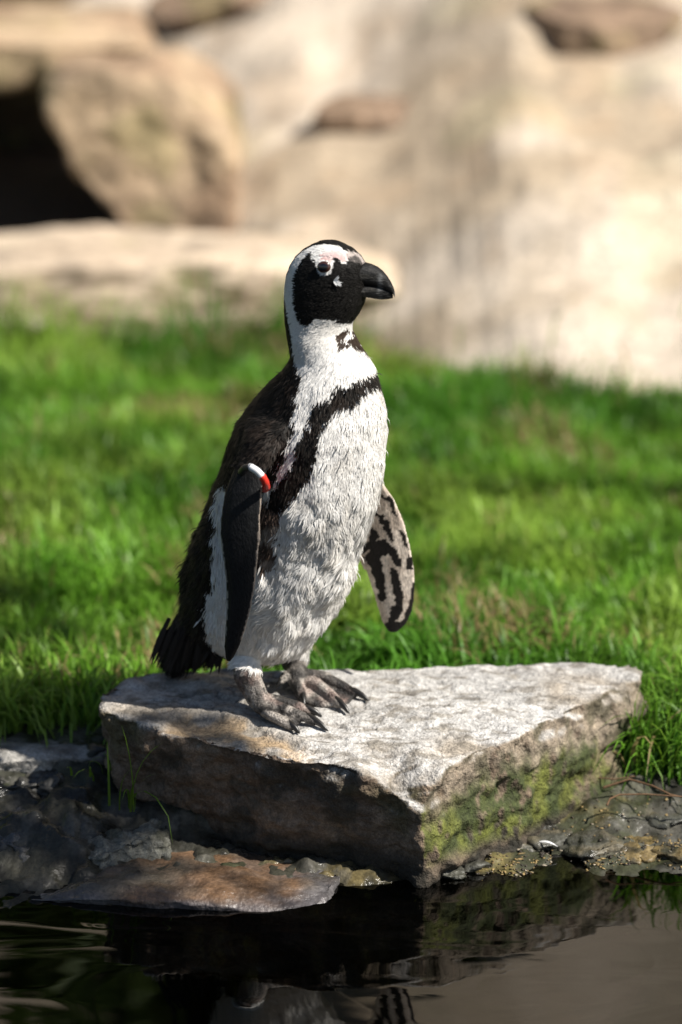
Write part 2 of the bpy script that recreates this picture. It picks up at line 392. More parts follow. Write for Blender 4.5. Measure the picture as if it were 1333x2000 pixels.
# cracks
cr = np.abs(fbm(Vs*[1, 1.6, .6], 11, 3, 12)); Vn -= Ns*(.003*sstep(.05, .0, cr)*sstep(-.1, .3, fbm(Vs, 5, 2, 13)))[:, None]
setverts(slab_me, Vn); Vs = verts(slab_me); Ns = norms(slab_me); topm = sstep(.35, .75, Ns[:, 2])
hp = plane(Vs[:, 0], Vs[:, 1]); topm = topm*np.maximum(sstep(-.03, -.012, Vs[:, 2]-hp), sstep(.14, .10, Vs[:, 0])*sstep(-.075, -.06, Vs[:, 2]-hp))
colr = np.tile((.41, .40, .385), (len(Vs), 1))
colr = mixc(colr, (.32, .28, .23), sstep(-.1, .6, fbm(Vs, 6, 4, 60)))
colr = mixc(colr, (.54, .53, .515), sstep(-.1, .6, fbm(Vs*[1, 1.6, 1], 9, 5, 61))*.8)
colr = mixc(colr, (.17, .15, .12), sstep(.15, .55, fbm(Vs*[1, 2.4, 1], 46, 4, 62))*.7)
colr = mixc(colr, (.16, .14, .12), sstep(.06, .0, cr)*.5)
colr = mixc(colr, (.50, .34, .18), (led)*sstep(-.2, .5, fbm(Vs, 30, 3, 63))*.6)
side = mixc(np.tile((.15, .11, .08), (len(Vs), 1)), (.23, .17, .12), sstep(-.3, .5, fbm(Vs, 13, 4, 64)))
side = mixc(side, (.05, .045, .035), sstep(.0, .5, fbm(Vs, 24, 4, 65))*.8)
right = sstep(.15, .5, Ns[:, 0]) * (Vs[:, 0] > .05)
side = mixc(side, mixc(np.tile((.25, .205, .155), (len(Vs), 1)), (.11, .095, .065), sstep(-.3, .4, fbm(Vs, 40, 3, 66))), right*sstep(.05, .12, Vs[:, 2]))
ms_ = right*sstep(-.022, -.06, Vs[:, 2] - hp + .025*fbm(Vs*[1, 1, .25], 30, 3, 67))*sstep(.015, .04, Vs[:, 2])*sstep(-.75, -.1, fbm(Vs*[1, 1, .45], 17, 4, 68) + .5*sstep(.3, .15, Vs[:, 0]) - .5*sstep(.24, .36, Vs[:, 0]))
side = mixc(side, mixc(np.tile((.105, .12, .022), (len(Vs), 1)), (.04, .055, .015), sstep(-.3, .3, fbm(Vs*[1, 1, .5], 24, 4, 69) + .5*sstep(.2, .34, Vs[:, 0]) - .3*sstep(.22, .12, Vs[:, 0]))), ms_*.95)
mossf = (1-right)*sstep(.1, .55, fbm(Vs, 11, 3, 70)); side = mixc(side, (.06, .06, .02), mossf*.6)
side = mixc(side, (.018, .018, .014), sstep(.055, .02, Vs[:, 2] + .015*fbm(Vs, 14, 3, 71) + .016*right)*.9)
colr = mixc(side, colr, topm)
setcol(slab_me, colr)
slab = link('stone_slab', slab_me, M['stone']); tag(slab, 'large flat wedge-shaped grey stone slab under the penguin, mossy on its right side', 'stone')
slab_bvh = bvh_of(slab_me)
def slab_z(x, y):
    h = slab_bvh.ray_cast(Vector((x, y, .5)), Vector((0, 0, -1)))
    return h[0].z if h[0] is not None else plane(x, y)

# stones of the shore, left of and below the slab
def wetc(a, b, c3=(.03, .03, .025), k=12, line=.012):
    def f(V, N):
        q = mixc(np.tile(a, (len(V), 1)), b, sstep(-.3, .5, fbm(V, k, 4, 80)))
        q = mixc(q, c3, sstep(.0, .55, fbm(V, k*2.3, 4, 81))*.7)
        return mixc(q, np.array(c3)*.8, sstep(line, line-.02, V[:, 2]+.01*fbm(V, 20, 2, 82))*.7)
    return f
p = at(60, 1447, Z=.085)
tag(rock('flat_stone', (p.x, p.y+.02, .055), (.42, .16, .07), 11, .05, 5, ((3, .02, 3), (12, .012, 4)), wetc((.30, .29, .27), (.17, .15, .12), (.07, .06, .05), 12, -1), 'stone', 6), 'pale flat stone at the lawn edge left of the large slab', 'stone')
p = at(195, 1640, Z=.03)
tag(rock('lumpy_stone', (p.x, p.y+.015, .014), (.165, .15, .066), 24, .25, 8, ((2.5, .07, 3), (9, .035, 4), (26, .014, 3)), wetc((.15, .15, .13), (.09, .09, .08), (.035, .035, .02), 14, .0), 'stone', 6), 'lumpy grey-green stone wedged below the left end of the slab', 'stone')
p = at(55, 1640, Z=.02)
tag(rock('dark_stone', (p.x-.01, p.y+.03, .012), (.16, .17, .06), 33, -.2, 8, ((2.5, .08, 3), (9, .04, 4), (26, .02, 3)), wetc((.05, .05, .05), (.10, .10, .10), (.02, .02, .02), 14, .005), 'wet_stone', 6), 'wet dark lumpy stone left of the grey-green stone', 'stone')
p = at(60, 1560, Z=.045)
tag(rock('dark_stone', (p.x-.02, p.y+.03, .03), (.20, .13, .075), 37, .2, 8, ((2.5, .08, 3), (9, .04, 4), (26, .02, 3)), wetc((.03, .03, .028), (.09, .085, .075), (.015, .015, .012), 14, .005), 'wet_stone', 6), 'black muddy stone under the pale flat stone', 'stone')
p = at(170, 1520, Z=.05)
tag(rock('dark_stone', (p.x, p.y+.03, .035), (.12, .10, .06), 39, .5, 8, ((2.5, .08, 3), (9, .04, 4), (26, .02, 3)), wetc((.04, .045, .03), (.10, .09, .07), (.015, .015, .012), 14, .005), 'wet_stone', 6), 'small muddy stone between the pale flat stone and the slab', 'stone')
p = at(330, 1722, Z=.004)
def orangec(V, N):
    q = mixc(np.tile((.13, .078, .045), (len(V), 1)), (.09, .078, .062), sstep(-.2, .5, fbm(V, 9, 4, 90)))
    q = mixc(q, (.07, .055, .045), sstep(.0, .6, fbm(V, 26, 4, 91))*.6)
    return mixc(q, (.09, .09, .10), sstep(.012, .002, V[:, 2]+.006*fbm(V, 26, 3, 92))*.7)
tag(rock('flat_stone', (p.x, p.y+.025, -.018), (.43, .19, .075), 45, -.08, 6, ((2.5, .02, 3), (10, .012, 4), (30, .006, 3)), orangec, 'wet_stone', 6), 'rusty orange-brown flat stone lying half under water before the slab', 'stone')
p = at(620, 1700, Z=.0)
tag(rock('mossy_stone', (p.x+.02, p.y+.03, -.008), (.20, .12, .04), 51, .1, 6, ((2.5, .06, 3), (9, .04, 4), (30, .02, 3)), wetc((.08, .075, .045), (.15, .12, .06), (.03, .03, .02), 16, -.0), 'wet_stone', 6), 'low wet mossy stone tucked below the front of the slab', 'stone')
p = at(1085, 1735, Z=.0)
tag(rock('sunken_stone', (p.x, p.y, -.029), (.21, .09, .055), 57, .05, 5, ((2.5, .03, 3), (9, .02, 4)), wetc((.13, .13, .09), (.08, .08, .05), (.05, .05, .03), 12, -1), 'wet_stone', 5), 'thin stone just breaking the water beside the mossy slab side', 'stone')
for k, (px, py, s, sd) in enumerate([(1010,1655,.05,61), (1085,1640,.06,62), (1170,1655,.07,63), (1260,1655,.06,64), (1130,1600,.06,65), (1290,1600,.08,66), (1330,1672,.05,67), (1215,1670,.05,68), (880,1705,.03,69), (930,1690,.03,70)]):
    p = at(px, py, Z=.012)
    lab = ['small wet stone at the waterline beside the moss', 'dark wet stone with pale crust by the white feather', 'low muddy stone on the right shore', 'broad ochre stone at the right waterline', 'dark muddy stone under the dry twigs', 'muddy stone near the lawn edge on the right shore', 'ochre stone at the waterline past the broad one', 'small ochre pebble at the waterline', 'tiny wet pebble at the foot of the slab corner', 'wet pebble under the mossy slab side'][k]
    ca = ((.17, .125, .055), (.06, .055, .04)) if k in (3, 6, 7) else ((.06, .06, .05), (.14, .12, .08))
    tag(rock('shore_stone', (p.x, p.y+.02, .004 + (.01 if k in (4, 5) else 0)), (s*1.4, s, s*.36), sd, .4*k, 8, ((2.5, .08, 3), (9, .05, 4), (24, .03, 3)), wetc(*ca, (.03, .03, .02), 30, .0), 'wet_stone', 4), lab, 'stone', 'stones along the right shore')

# background: capstone, boulder, cave sides, ledge, flat stones in the sand
def tanc(a, b, k=5):
    def f(V, N):
        q = mixc(np.tile(a, (len(V), 1)), b, sstep(-.3, .5, fbm(V, k, 4, 95)))
        q = mixc(q, np.array(a)*.45, sstep(.2, .7, fbm(V, k*2, 3, 96))*.6)
        return mixc(q, (.20, .20, .06), sstep(.2, .6, fbm(V, k*1.6, 3, 97))*.3)
    return f
tan = tanc((.40, .30, .20), (.30, .21, .14))
p = at(265, 290, Y=6.85)
tag(rock('boulder', (p.x, 6.88, p.z-.045), (.46, .50, .50), 72, .0, 4, ((2, .03, 3), (7, .02, 4), (22, .008, 3)), tan, 'sandstone', 6, cuts=[(-.9, 0, -.45, .34), (-.7, 0, -.7, .22), (-.35, 0, -1, .42), (.1, -1, .1, .8)], lo=.85, hi=1), 'big tan boulder leaning over a dark hollow', 'boulder')
p = at(40, 70, Y=7.1)
tag(rock('capstone', (p.x-.12, 7.15, p.z-.02), (.80, .62, .12), 74, .05, 4, ((2, .03, 3), (8, .015, 4)), tan, 'sandstone', 5), 'broad tan capstone roofing the dark hollow', 'boulder')
p = at(-420, 330, Y=6.95)  # out of view; added to keep sky light out of the hollow
tag(rock('boulder', (p.x, 7.0, p.z-.02), (.36, .7, .50), 75, .1, 5, ((2, .04, 3), (8, .02, 4)), tan, 'sandstone', 5), 'unseen upright tan boulder added to keep light out of the hollow', 'boulder')
p = at(150, 250, Y=7.5)  # back of the hollow: shade put into the rock's dark colour
tag(rock('boulder', (p.x-.22, 7.5, p.z-.1), (.9, .35, .6), 76, .0, 5, ((2, .04, 3), (8, .02, 4)), tanc((.06, .05, .035), (.03, .03, .02)), 'sandstone', 5), 'boulder at the back of the hollow, coloured dark for its shade', 'boulder')
p = at(350, 560, Y=6.2)
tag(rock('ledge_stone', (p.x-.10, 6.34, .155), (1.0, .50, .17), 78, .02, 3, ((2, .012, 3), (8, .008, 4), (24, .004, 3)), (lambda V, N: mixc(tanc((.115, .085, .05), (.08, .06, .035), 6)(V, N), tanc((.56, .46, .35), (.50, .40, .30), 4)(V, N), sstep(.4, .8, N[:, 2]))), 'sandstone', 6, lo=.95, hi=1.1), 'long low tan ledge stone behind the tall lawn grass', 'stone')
p = at(55, 610, Y=6.1)
tag(rock('flat_stone', (p.x-.08, 6.10, .14), (.30, .16, .07), 79, .1, 5, ((2, .03, 3), (8, .02, 4)), tanc((.40, .36, .31), (.28, .24, .2), 6), 'sandstone', 5), 'grey flat stone before the end of the tan ledge', 'stone')
def on_slope(px, py):
    d = ray(px, py); y = np.arange(5.5, 10, .002); t = y/d.y
    k = int(np.argmax(CAM_H + d.z*t < terrain_z(d.x*t, y))); return Vector((0, 0, CAM_H)) + d*float(t[k])
for (px, py, dims, sd, rz, lab, tl) in [(745, 235, (.27, .16, .06), 83, -.22, 'flat brown stone lying alone in the pale sand', (0, -.05)),
                                   (1160, 62, (.34, .26, .09), 84, -.25, 'grey-brown slab stone higher on the sandy bank', (0, .05)),
                                   (450, 8, (.40, .25, .09), 85, .05, 'dark brown stone above the big tan boulder', (0, 0))]:
    q = on_slope(px, py)
    tag(rock('flat_stone', (q.x, q.y+.02, q.z+.012), dims, sd, rz, 5, ((2, .03, 3), (8, .02, 4)), tanc((.27, .19, .13), (.20, .14, .10), 6), 'sandstone', 5, tilt=(.2, tl[1])), lab, 'stone', 'flat stones in the sand')
q = on_slope(130, 25)
tag(rock('boulder', (q.x-.1, q.y+.2, q.z+.06), (.62, .4, .26), 86, .1, 5, ((2, .04, 3), (8, .02, 4)), tan, 'sandstone', 5), 'tan boulder behind the capstone of the hollow', 'boulder')

# ------------------------------------------------------------------ grass
def blades(XY, h, wd, seg, seed, lean=.55, zoff=-.004, cols=None, bend=.8, z=None):
    r = np.random.default_rng(seed); n = len(XY)
    z0 = (terrain_z(XY[:, 0], XY[:, 1]) if z is None else z) + zoff
    a = r.uniform(0, 2*np.pi, n); ld = np.stack([np.cos(a), np.sin(a)], 1)
    le = np.abs(r.normal(0, lean, n)) + .08; le = np.where(r.uniform(size=n) < .3, le*1.9, le)
    cz_ = fbm(np.column_stack([XY, 0*XY[:, 0]]), 16, 2, 118)*5.0; a = np.where(r.uniform(size=n) < .55, cz_ + r.normal(0, .5, n), a); ld = np.stack([np.cos(a), np.sin(a)], 1)
    ph = a + np.pi/2 + r.normal(0, .5, n); wv = np.stack([np.cos(ph), np.sin(ph)], 1)
    nv = 2*seg + 1; V = np.zeros((n, nv, 3)); C = np.zeros((n, nv, 3))
    for s in range(seg+1):
        t = s/seg
        ang = le*(.35 + bend*t)                            # growing lean
        up = h*t*np.cos(np.clip(ang*t*1.3, 0, 2.0)); out = h*t*np.sin(np.clip(ang*t*1.3, 0, 2.0))
        cx = XY[:, 0] + ld[:, 0]*out; cy = XY[:, 1] + ld[:, 1]*out; cz = z0 + up
        ww = wd*(1-.75*t**1.6)*.5
        if s < seg:
            for k, sg in ((0, -1), (1, 1)):
                V[:, 2*s+k, 0] = cx + sg*wv[:, 0]*ww; V[:, 2*s+k, 1] = cy + sg*wv[:, 1]*ww; V[:, 2*s+k, 2] = cz
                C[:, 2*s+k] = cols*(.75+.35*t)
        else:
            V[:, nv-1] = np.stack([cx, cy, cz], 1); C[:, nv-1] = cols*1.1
    T = []
    for s in range(seg-1): T += [(2*s, 2*s+1, 2*s+3), (2*s, 2*s+3, 2*s+2)]
    T.append((2*seg-2, 2*seg-1, 2*seg))
    T = np.array(T); Fa = (np.arange(n)[:, None, None]*nv + T[None]).reshape(-1, 3)
    return V.reshape(-1, 3), Fa, C.reshape(-1, 3)
def gcols(XY, r):
    P = np.column_stack([XY, 0*XY[:, 0]]); n = len(XY)
    c1 = np.array((.17, .35, .035)); c2 = np.array((.09, .24, .022)); c3 = np.array((.31, .46, .07))
    k = mixc(mixc(np.tile(c1, (n, 1)), c2, sstep(-.4, .4, fbm(P, 2.5, 3, 110))), c3, sstep(.1, .6, fbm(P, 4, 3, 111))*.8)
    k = k*r.uniform(.6, 1.3, (n, 1))*(1 + .3*np.clip(fbm(P, 14, 2, 116), -1, 1))[:, None]
    dry = r.uniform(size=n) < (.02 + .5*sstep(.4, .7, fbm(P, 5.5, 2, 112)))
    k[dry] = np.array((.34, .27, .12))*r.uniform(.7, 1.2, (dry.sum(), 1))
    return k
slab_poly = [tuple(q) for q in (Pt2[:, :2])]
def lawn_front(x):                                     # where the grass begins
    return np.where(x < -.28, 4.09, np.where(x > .33, 4.03 + .1*np.clip(.42-x, 0, 1), 4.03))
def lawn(n, x0, x1, y0, y1, seed, hh, wd, seg, thin=None, yb=5.95):
    r = np.random.default_rng(seed)
    XY = np.column_stack([r.uniform(x0, x1, n), r.uniform(y0, y1, n)])
    P = np.column_stack([XY, np.zeros(n)])
    ok = XY[:, 1] > lawn_front(XY[:, 0]) + .02*fbm(P, 12, 2, 113)
    ok &= ~inpoly(XY[:, 0], XY[:, 1], slab_poly)
    y0_ = 5.60 + .42*sstep(.42, -.05, XY[:, 0]) + .1*fbm(P, 1.3, 2, 3)
    edge = XY[:, 1] - y0_ + .06*fbm(P, 9, 2, 114); ok &= (edge < .02) | (r.uniform(size=n) < .01*sstep(.5, .0, edge))
    XY = XY[ok]; P = P[ok]
    h = hh*(1 + .45*fbm(P, 8, 3, 115))*r.uniform(.55, 1.25, len(XY))
    h *= 1 + 1.3*sstep(5.75, 5.95, XY[:, 1])*(r.uniform(size=len(XY)) < .2)*sstep(.3, 0, XY[:, 0])
    h *= 1 + .35*sstep(.36, .42, XY[:, 0])*sstep(4.35, 4.1, XY[:, 1])
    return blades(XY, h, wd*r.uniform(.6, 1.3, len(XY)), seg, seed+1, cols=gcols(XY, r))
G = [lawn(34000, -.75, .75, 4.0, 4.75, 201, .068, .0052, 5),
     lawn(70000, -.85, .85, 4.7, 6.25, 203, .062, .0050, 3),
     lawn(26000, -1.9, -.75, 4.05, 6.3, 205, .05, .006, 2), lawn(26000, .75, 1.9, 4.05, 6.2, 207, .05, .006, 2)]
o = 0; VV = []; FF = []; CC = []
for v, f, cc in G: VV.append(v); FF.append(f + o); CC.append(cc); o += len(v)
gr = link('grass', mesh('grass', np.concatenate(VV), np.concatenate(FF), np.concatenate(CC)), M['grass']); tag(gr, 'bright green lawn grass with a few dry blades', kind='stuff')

def tuft(pts, label, seed, h, wd, n=7, spread=.02, z=None):
    r = np.random.default_rng(seed); XY = np.array([[pts.x, pts.y]]) + r.normal(0, spread, (n, 2))
    v, f, cc = blades(XY, h*r.uniform(.5, 1.15, n), np.full(n, wd), 6, seed, lean=.35, cols=np.tile((.13, .24, .02), (n, 1))*r.uniform(.7, 1.2, (n, 1)), z=np.full(n, pts.z))
    ob = link('grass_tuft', mesh('grass_tuft', v - np.array(pts), f, cc), M['grass']); ob.location = pts
    tag(ob, label, 'grass')
tuft(at(258, 1572, Y=3.875), 'thin green grass tuft growing at the left end of the slab', 301, .10, .0034, 8, .008)
tuft(at(178, 1508, Y=3.93), 'short grass tuft between the pale flat stone and the slab', 302, .04, .003, 6, .01)
tuft(at(1262, 1480, Z=.07), 'arching grass tuft leaning against the right tip of the slab', 303, .11, .004, 12, .012)
tuft(at(1320, 1500, Z=.06), 'grass tuft hanging over the muddy right shore', 304, .09, .004, 12, .015)

# twigs, feather, debris
def twig(pp, r0, label, branch=None):
    P = [at(a, b, Z=z) for a, b, z in pp]
    v, f = tube(P, list(np.linspace(r0, r0*.5, len(P))), 7)
    t = link('twig', mesh('twig', v, f), M['twig']); tag(t, label, 'twig')
twig([(1186,1572,.05), (1192,1560,.055), (1210,1552,.06), (1260,1551,.06), (1333,1556,.06), (1380,1560,.055)], .0014, 'long thin dry twig arched over the muddy right shore')
twig([(1180,1538,.058), (1230,1522,.065), (1275,1535,.064), (1310,1552,.06), (1350,1560,.056)], .0018, 'short dark twig with dead leaf scraps beside the long twig')
twig([(1120,1528,.055), (1160,1518,.06), (1200,1522,.062), (1240,1516,.062)], .0013, 'small twig lying at the lawn edge behind the slab')
r = np.random.default_rng(401)
def bits(n, region, seed, size, cfn, z0=.0):
    r = np.random.default_rng(seed); Vb = []; Fb = []; Cb = []; k = 0
    base = np.array([(1,0,0),(-1,0,0),(0,1,0),(0,-1,0),(0,0,.5),(0,0,-.5)], float)
    fc = np.array([(0,2,4),(2,1,4),(1,3,4),(3,0,4),(2,0,5),(1,2,5),(3,1,5),(0,3,5)])
    rp = [at(*region(r), Z=.01) for _ in range(n)]; zz = terrain_z([q.x for q in rp], [q.y for q in rp])
    while k < n:
        p = rp[k]; z = float(zz[k])
        s = size*r.uniform(.4, 1.3); a = r.uniform(0, 6.28); R = np.array(Matrix.Rotation(a, 3, 'Z') @ Matrix.Rotation(r.normal(0, .4), 3, 'X'))
        v = (base*[s*r.uniform(.7, 2.2), s, s*.8]*r.uniform(.7, 1.3, (6, 1)))@R.T + np.array([p.x, p.y, max(z, -.002)+s*.2])
        Vb.append(v); Fb.append(fc+6*k); Cb.append(np.tile(cfn(r), (6, 1))); k += 1
    return np.concatenate(Vb), np.concatenate(Fb), np.concatenate(Cb)
def reg(r):
    px = r.uniform(835, 1400)
    if px > 830: return px, (1712 - (px-830)*.10 + abs(r.normal(0, 22))*-1 + 6) if r.uniform() < .7 else r.uniform(1590, 1690)
    return px, r.uniform(1690, 1740)
def dc(r): 
    t = r.uniform()
    return np.array((.24, .17, .07) if t < .4 else ((.05, .04, .03) if t < .85 else (.28, .24, .18)))*r.uniform(.6, 1.2)
v, f, cc = bits(1100, reg, 402, .0021, dc)
db = link('debris', mesh('debris', v, f, cc), M['debris'], smooth=False); tag(db, 'ochre plant debris and grit along the waterline', kind='stuff')

# fallen white feather on the shore
def feather_mesh(a, b, w, up, curve=.004, n=10):
    a = Vector(a); b = Vector(b); d = b-a; s = Vector(up).cross(d).normalized(); V = []; Fc = []
    for k in range(n+1):
        t = k/n; q = a + d*t + Vector(up)*curve*math.sin(t*math.pi); ww = w*min(1, .35+t*2.2)*(1-t**2.6)+.0003
        V += [q - s*ww*.5, q + Vector(up)*.0004, q + s*ww*.5]
    for k in range(n):
        i = 3*k; Fc += [(i, i+1, i+4, i+3), (i+1, i+2, i+5, i+4)]
    return V, Fc
a, b = at(1048, 1618, Z=.03), at(1090, 1626, Z=.03)
za = float(terrain_z([a.x], [a.y])[0]) + .012
v, f = feather_mesh((a.x, a.y, za), (b.x, b.y, za), .0045, (0, -.2, .98))
me = mesh('fallen_feather', v, f, np.tile((.7, .7, .72), (len(v), 1)))
tag(link('fallen_feather', me, M['feather']), 'small white feather dropped on the dark right shore', 'feather')

# ------------------------------------------------------------------ penguin
TH = math.radians(40); PEN['dy'] = -.065
def bodyY(px): return 4.05 - .84*(px-540)/1556
ring_spec = [  # py, left, right, yaw deg, ratio
 (1280,470,548,40,.9),(1274,442,580,40,.95),(1259,410,606,40,.95),(1240,387,622,40,.95),(1217,367,638,40,.95),(1190,358,656,40,.95),(1150,356,676,40,.95),(1110,362,696,40,.95),
 (1065,378,710,40,.95),(1015,395,728,40,.95),(965,412,745,40,.95),(920,428,753,40,.96),(880,441,757,40,.96),(835,459,760,40,.97),(800,482,757,40,.97),
 (775,504,751,38,.96),(750,527,744,36,.95),(730,548,738,34,.93),(714,561,731,30,.92),(698,567,721,27,.9),(678,564,708,22,.88),(658,560,697,18,.85),(642,558,689,14,.82),
 (626,556,691,12,.78),(606,555,704,10,.74),(585,555,714,10,.71),(560,556,719,10,.70),(537,560,720,10,.70),(517,568,717,10,.70),(501,579,708,10,.70),(487,595,694,10,.72),(477,613,676,10,.75),(471,630,662,10,.75)]
rings = []
for (py, l, r_, yaw, ra) in ring_spec:
    cx = (l+r_)/2; Yc = bodyY(cx)
    if py < 730: Yc = bodyY(641 + (cx-641)*.25)
    C0 = at(cx, py, Y=Yc); W = (r_-l)/2/(F/(C0.y*cp - (C0.z-CAM_H)*sp_)); th = math.radians(yaw)
    W -= .0022 if py > 720 else .0004
    a = W/math.sqrt(math.cos(th)**2 + ra**2*math.sin(th)**2); b = ra*a
    fw = Vector((math.cos(th), -math.sin(th), 0)); lf = Vector((math.sin(th), math.cos(th), 0))
    rings.append([C0 + fw*a*math.cos(t) + lf*b*math.sin(t) for t in np.linspace(0, 2*math.pi, 40, endpoint=False)])
body_p = loft(rings)
FW = Vector((math.cos(TH), -math.sin(TH), 0)); LF = Vector((math.sin(TH), math.cos(TH), 0))
# tail
T0 = at(430, 1190, Y=4.09); T1 = at(385, 1245, Y=4.11); T2 = at(345, 1285, Y=4.115)
tail_p = tube([T0, T1, T2], [.042, .032, .017], 16, up=(0, 1, 0), flat=.75)
# flippers: sections (py, left px, right px, Y left, Y right)
def flipper(secs, thick):
    R = []
    for (pl, pr, yl, yr, th) in secs:
        A = at(pl[0], pl[1], Y=yl); B = at(pr[0], pr[1], Y=yr); m_ = (A+B)/2; h = (B-A)/2
        nrm = h.cross(Vector((0, 0, 1))).normalized()
        R.append([m_ + h*math.cos(t) + nrm*th*thick*math.sin(t)*(1 if abs(math.cos(t)) < .7 else .8) for t in np.linspace(0, 2*math.pi, 24, endpoint=False)])
    return loft(R)
near_s = [((492,815),(572,808),3.99,3.95,2.6),((482,850),(560,845),3.955,3.925,2.2),((468,890),(540,882),3.932,3.91,1.7),((452,930),(520,922),3.918,3.90,1.35),((440,960),(513,958),3.912,3.893,1.15),
          ((433,1000),(511,1000),3.906,3.888,1.0),((430,1045),(508,1045),3.903,3.886,.9),((436,1095),(504,1095),3.90,3.886,.85),((442,1145),(499,1145),3.90,3.888,.8),((442,1190),(491,1190),3.90,3.89,.75),
          ((440,1230),(480,1232),3.902,3.893,.65),((438,1262),(468,1264),3.905,3.897,.55),((440,1283),(457,1285),3.907,3.902,.4),((444,1292),(450,1293),3.907,3.905,.2)]
near_p = flipper(near_s, .0075)
far_s = [((690,900),(735,890),4.08,4.06,1.6),((696,945),(744,940),4.10,4.075,1.3),((700,985),(770,975),4.11,4.08,1.1),((700,1030),(790,1020),4.11,4.085,1.0),((702,1075),(803,1070),4.11,4.088,.9),
         ((714,1112),(810,1110),4.11,4.09,.85),((727,1150),(812,1152),4.108,4.092,.8),((738,1188),(807,1192),4.106,4.094,.7),((746,1214),(795,1218),4.104,4.096,.55),((755,1230),(780,1232),4.102,4.098,.35),((762,1235),(773,1236),4.10,4.099,.15)]
far_p = flipper(far_s, .0075)
# legs and feet
def zt(px, py, up=0): 
    q = atp(px, py); return Vector((q.x, q.y, slab_z(q.x, q.y) + up))
def leg_parts(hip, knee, ankle, toes, webs, rt):
    parts = [tube([hip, knee, ankle], [.021, .0172, .0142], 16, up=(0, 1, 0))]
    for T in toes:
        L_ = len(T); parts.append(tube(T, [rt*k for k in np.linspace(1.15, .72, L_)], 12))
    for wv_ in webs:
        A = [Vector(q) for q in wv_]; n = len(A)
        V = [q - Vector((0, 0, .0018)) for q in A] + [q - Vector((0, 0, .0062)) for q in A]
        parts.append((V, [tuple(range(n)), tuple(range(2*n-1, n-1, -1))] + [(i, i+n, (i+1) % n + n, (i+1) % n) for i in range(n)]))
    return parts
def toe(*pp, up=.0075): return [zt(x, y, up + u) for (x, y, u) in pp]
nA = zt(505, 1398, .020)
near_toes = [toe((506,1405,.007), (530,1420,.005), (556,1427,.001), (570,1430,-.001)), toe((512,1400,.009), (550,1408,.008), (590,1415,.003), (614,1420,-.001)), toe((516,1394,.009), (548,1393,.006), (580,1396,.002), (604,1399,-.001))]
wn = [[near_toes[0][0], near_toes[0][2], zt(580,1422,.004), near_toes[1][2], near_toes[1][0]], [near_toes[1][0], near_toes[1][2], zt(594,1405,.004), near_toes[2][2], near_toes[2][0]]]
near_leg = leg_parts(at(484, 1252, Y=4.03), at(483, 1322, Y=4.002), nA, near_toes, wn, .0074)
fA = zt(580, 1350, .022)
far_toes = [toe((577,1356,.008), (584,1368,.005), (592,1376,.0)), toe((586,1352,.011), (620,1362,.009), (650,1377,.003), (664,1385,-.001)), toe((594,1345,.009), (632,1349,.007), (672,1360,.002), (694,1368,-.001))]
wf = [[far_toes[0][0], far_toes[0][2], zt(622,1382,.004), far_toes[1][3], far_toes[1][0]], [far_toes[1][0], far_toes[1][3], zt(682,1378,.004), far_toes[2][3], far_toes[2][0]]]
far_leg = leg_parts(at(570, 1255, Y=4.10), at(578, 1300, Y=4.098), fA, far_toes, wf, .0078)
spur = tube([at(572, 1318, Y=4.075), at(556, 1322, Y=4.06), at(549, 1332, Y=4.055)], [.008, .0065, .004], 10)
allp = [body_p, tail_p, near_p, far_p] + near_leg + far_leg + [spur]
pen_me = remesh(allp, .0019, 3, .5)
Vp = verts(pen_me); Np = norms(pen_me); qx, qy = proj(Vp)
lum_ = sstep(.64, .58, Vp[:, 2])*sstep(.22, .26, Vp[:, 2])*(((qx > 505) | (qx < 425)) & (qx < 715) | (qy < 900))
dl = (.0028*fbm(Vp*[1, 1, .6], 26, 3, 170) + .0014*fbm(Vp*[1, 1, .6], 70, 2, 171))*lum_*(.45 + .75*sstep(900, 1080, qy))
setverts(pen_me, Vp + Np*dl[:, None])
# ---- which component each vertex belongs to
Vp = verts(pen_me); Np = norms(pen_me)
B_body = bvh_parts(*body_p); B_tail = bvh_parts(*tail_p); B_near = bvh_parts(*near_p); B_far = bvh_parts(*far_p)
legs_b = [bvh_parts(*q) for q in near_leg+far_leg+[spur]]
ppx, ppy = proj(Vp)
reg_ = np.zeros(len(Vp), int)                              # 0 body 1 tail 2 near flipper 3 far flipper 4 legs
for i in range(len(Vp)):
    v = Vector(Vp[i]); z = Vp[i, 2]; best = B_body.find_nearest(v)[3]; k = 0
    if z < .38 and ppx[i] < 470:
        d = B_tail.find_nearest(v)[3]
        if d < best: best = d; k = 1
    if 420 < ppx[i] < 540 and ppy[i] > 905 and Vp[i, 1] < 3.925:
        d = B_near.find_nearest(v)[3]
        if d < best - .0006: best = d; k = 2
    if Vp[i, 1] > 3.935 and ppx[i] > 680:
        d = B_far.find_nearest(v)[3]
        if d < best: best = d; k = 3
    if z < .255:
        for b_ in legs_b:
            d = b_.find_nearest(v)[3]
            if d < best: best = d; k = 4
    if k == 4 and ppy[i] < (1299 if ppx[i] < 532 else 1279): k = 0
    reg_[i] = k
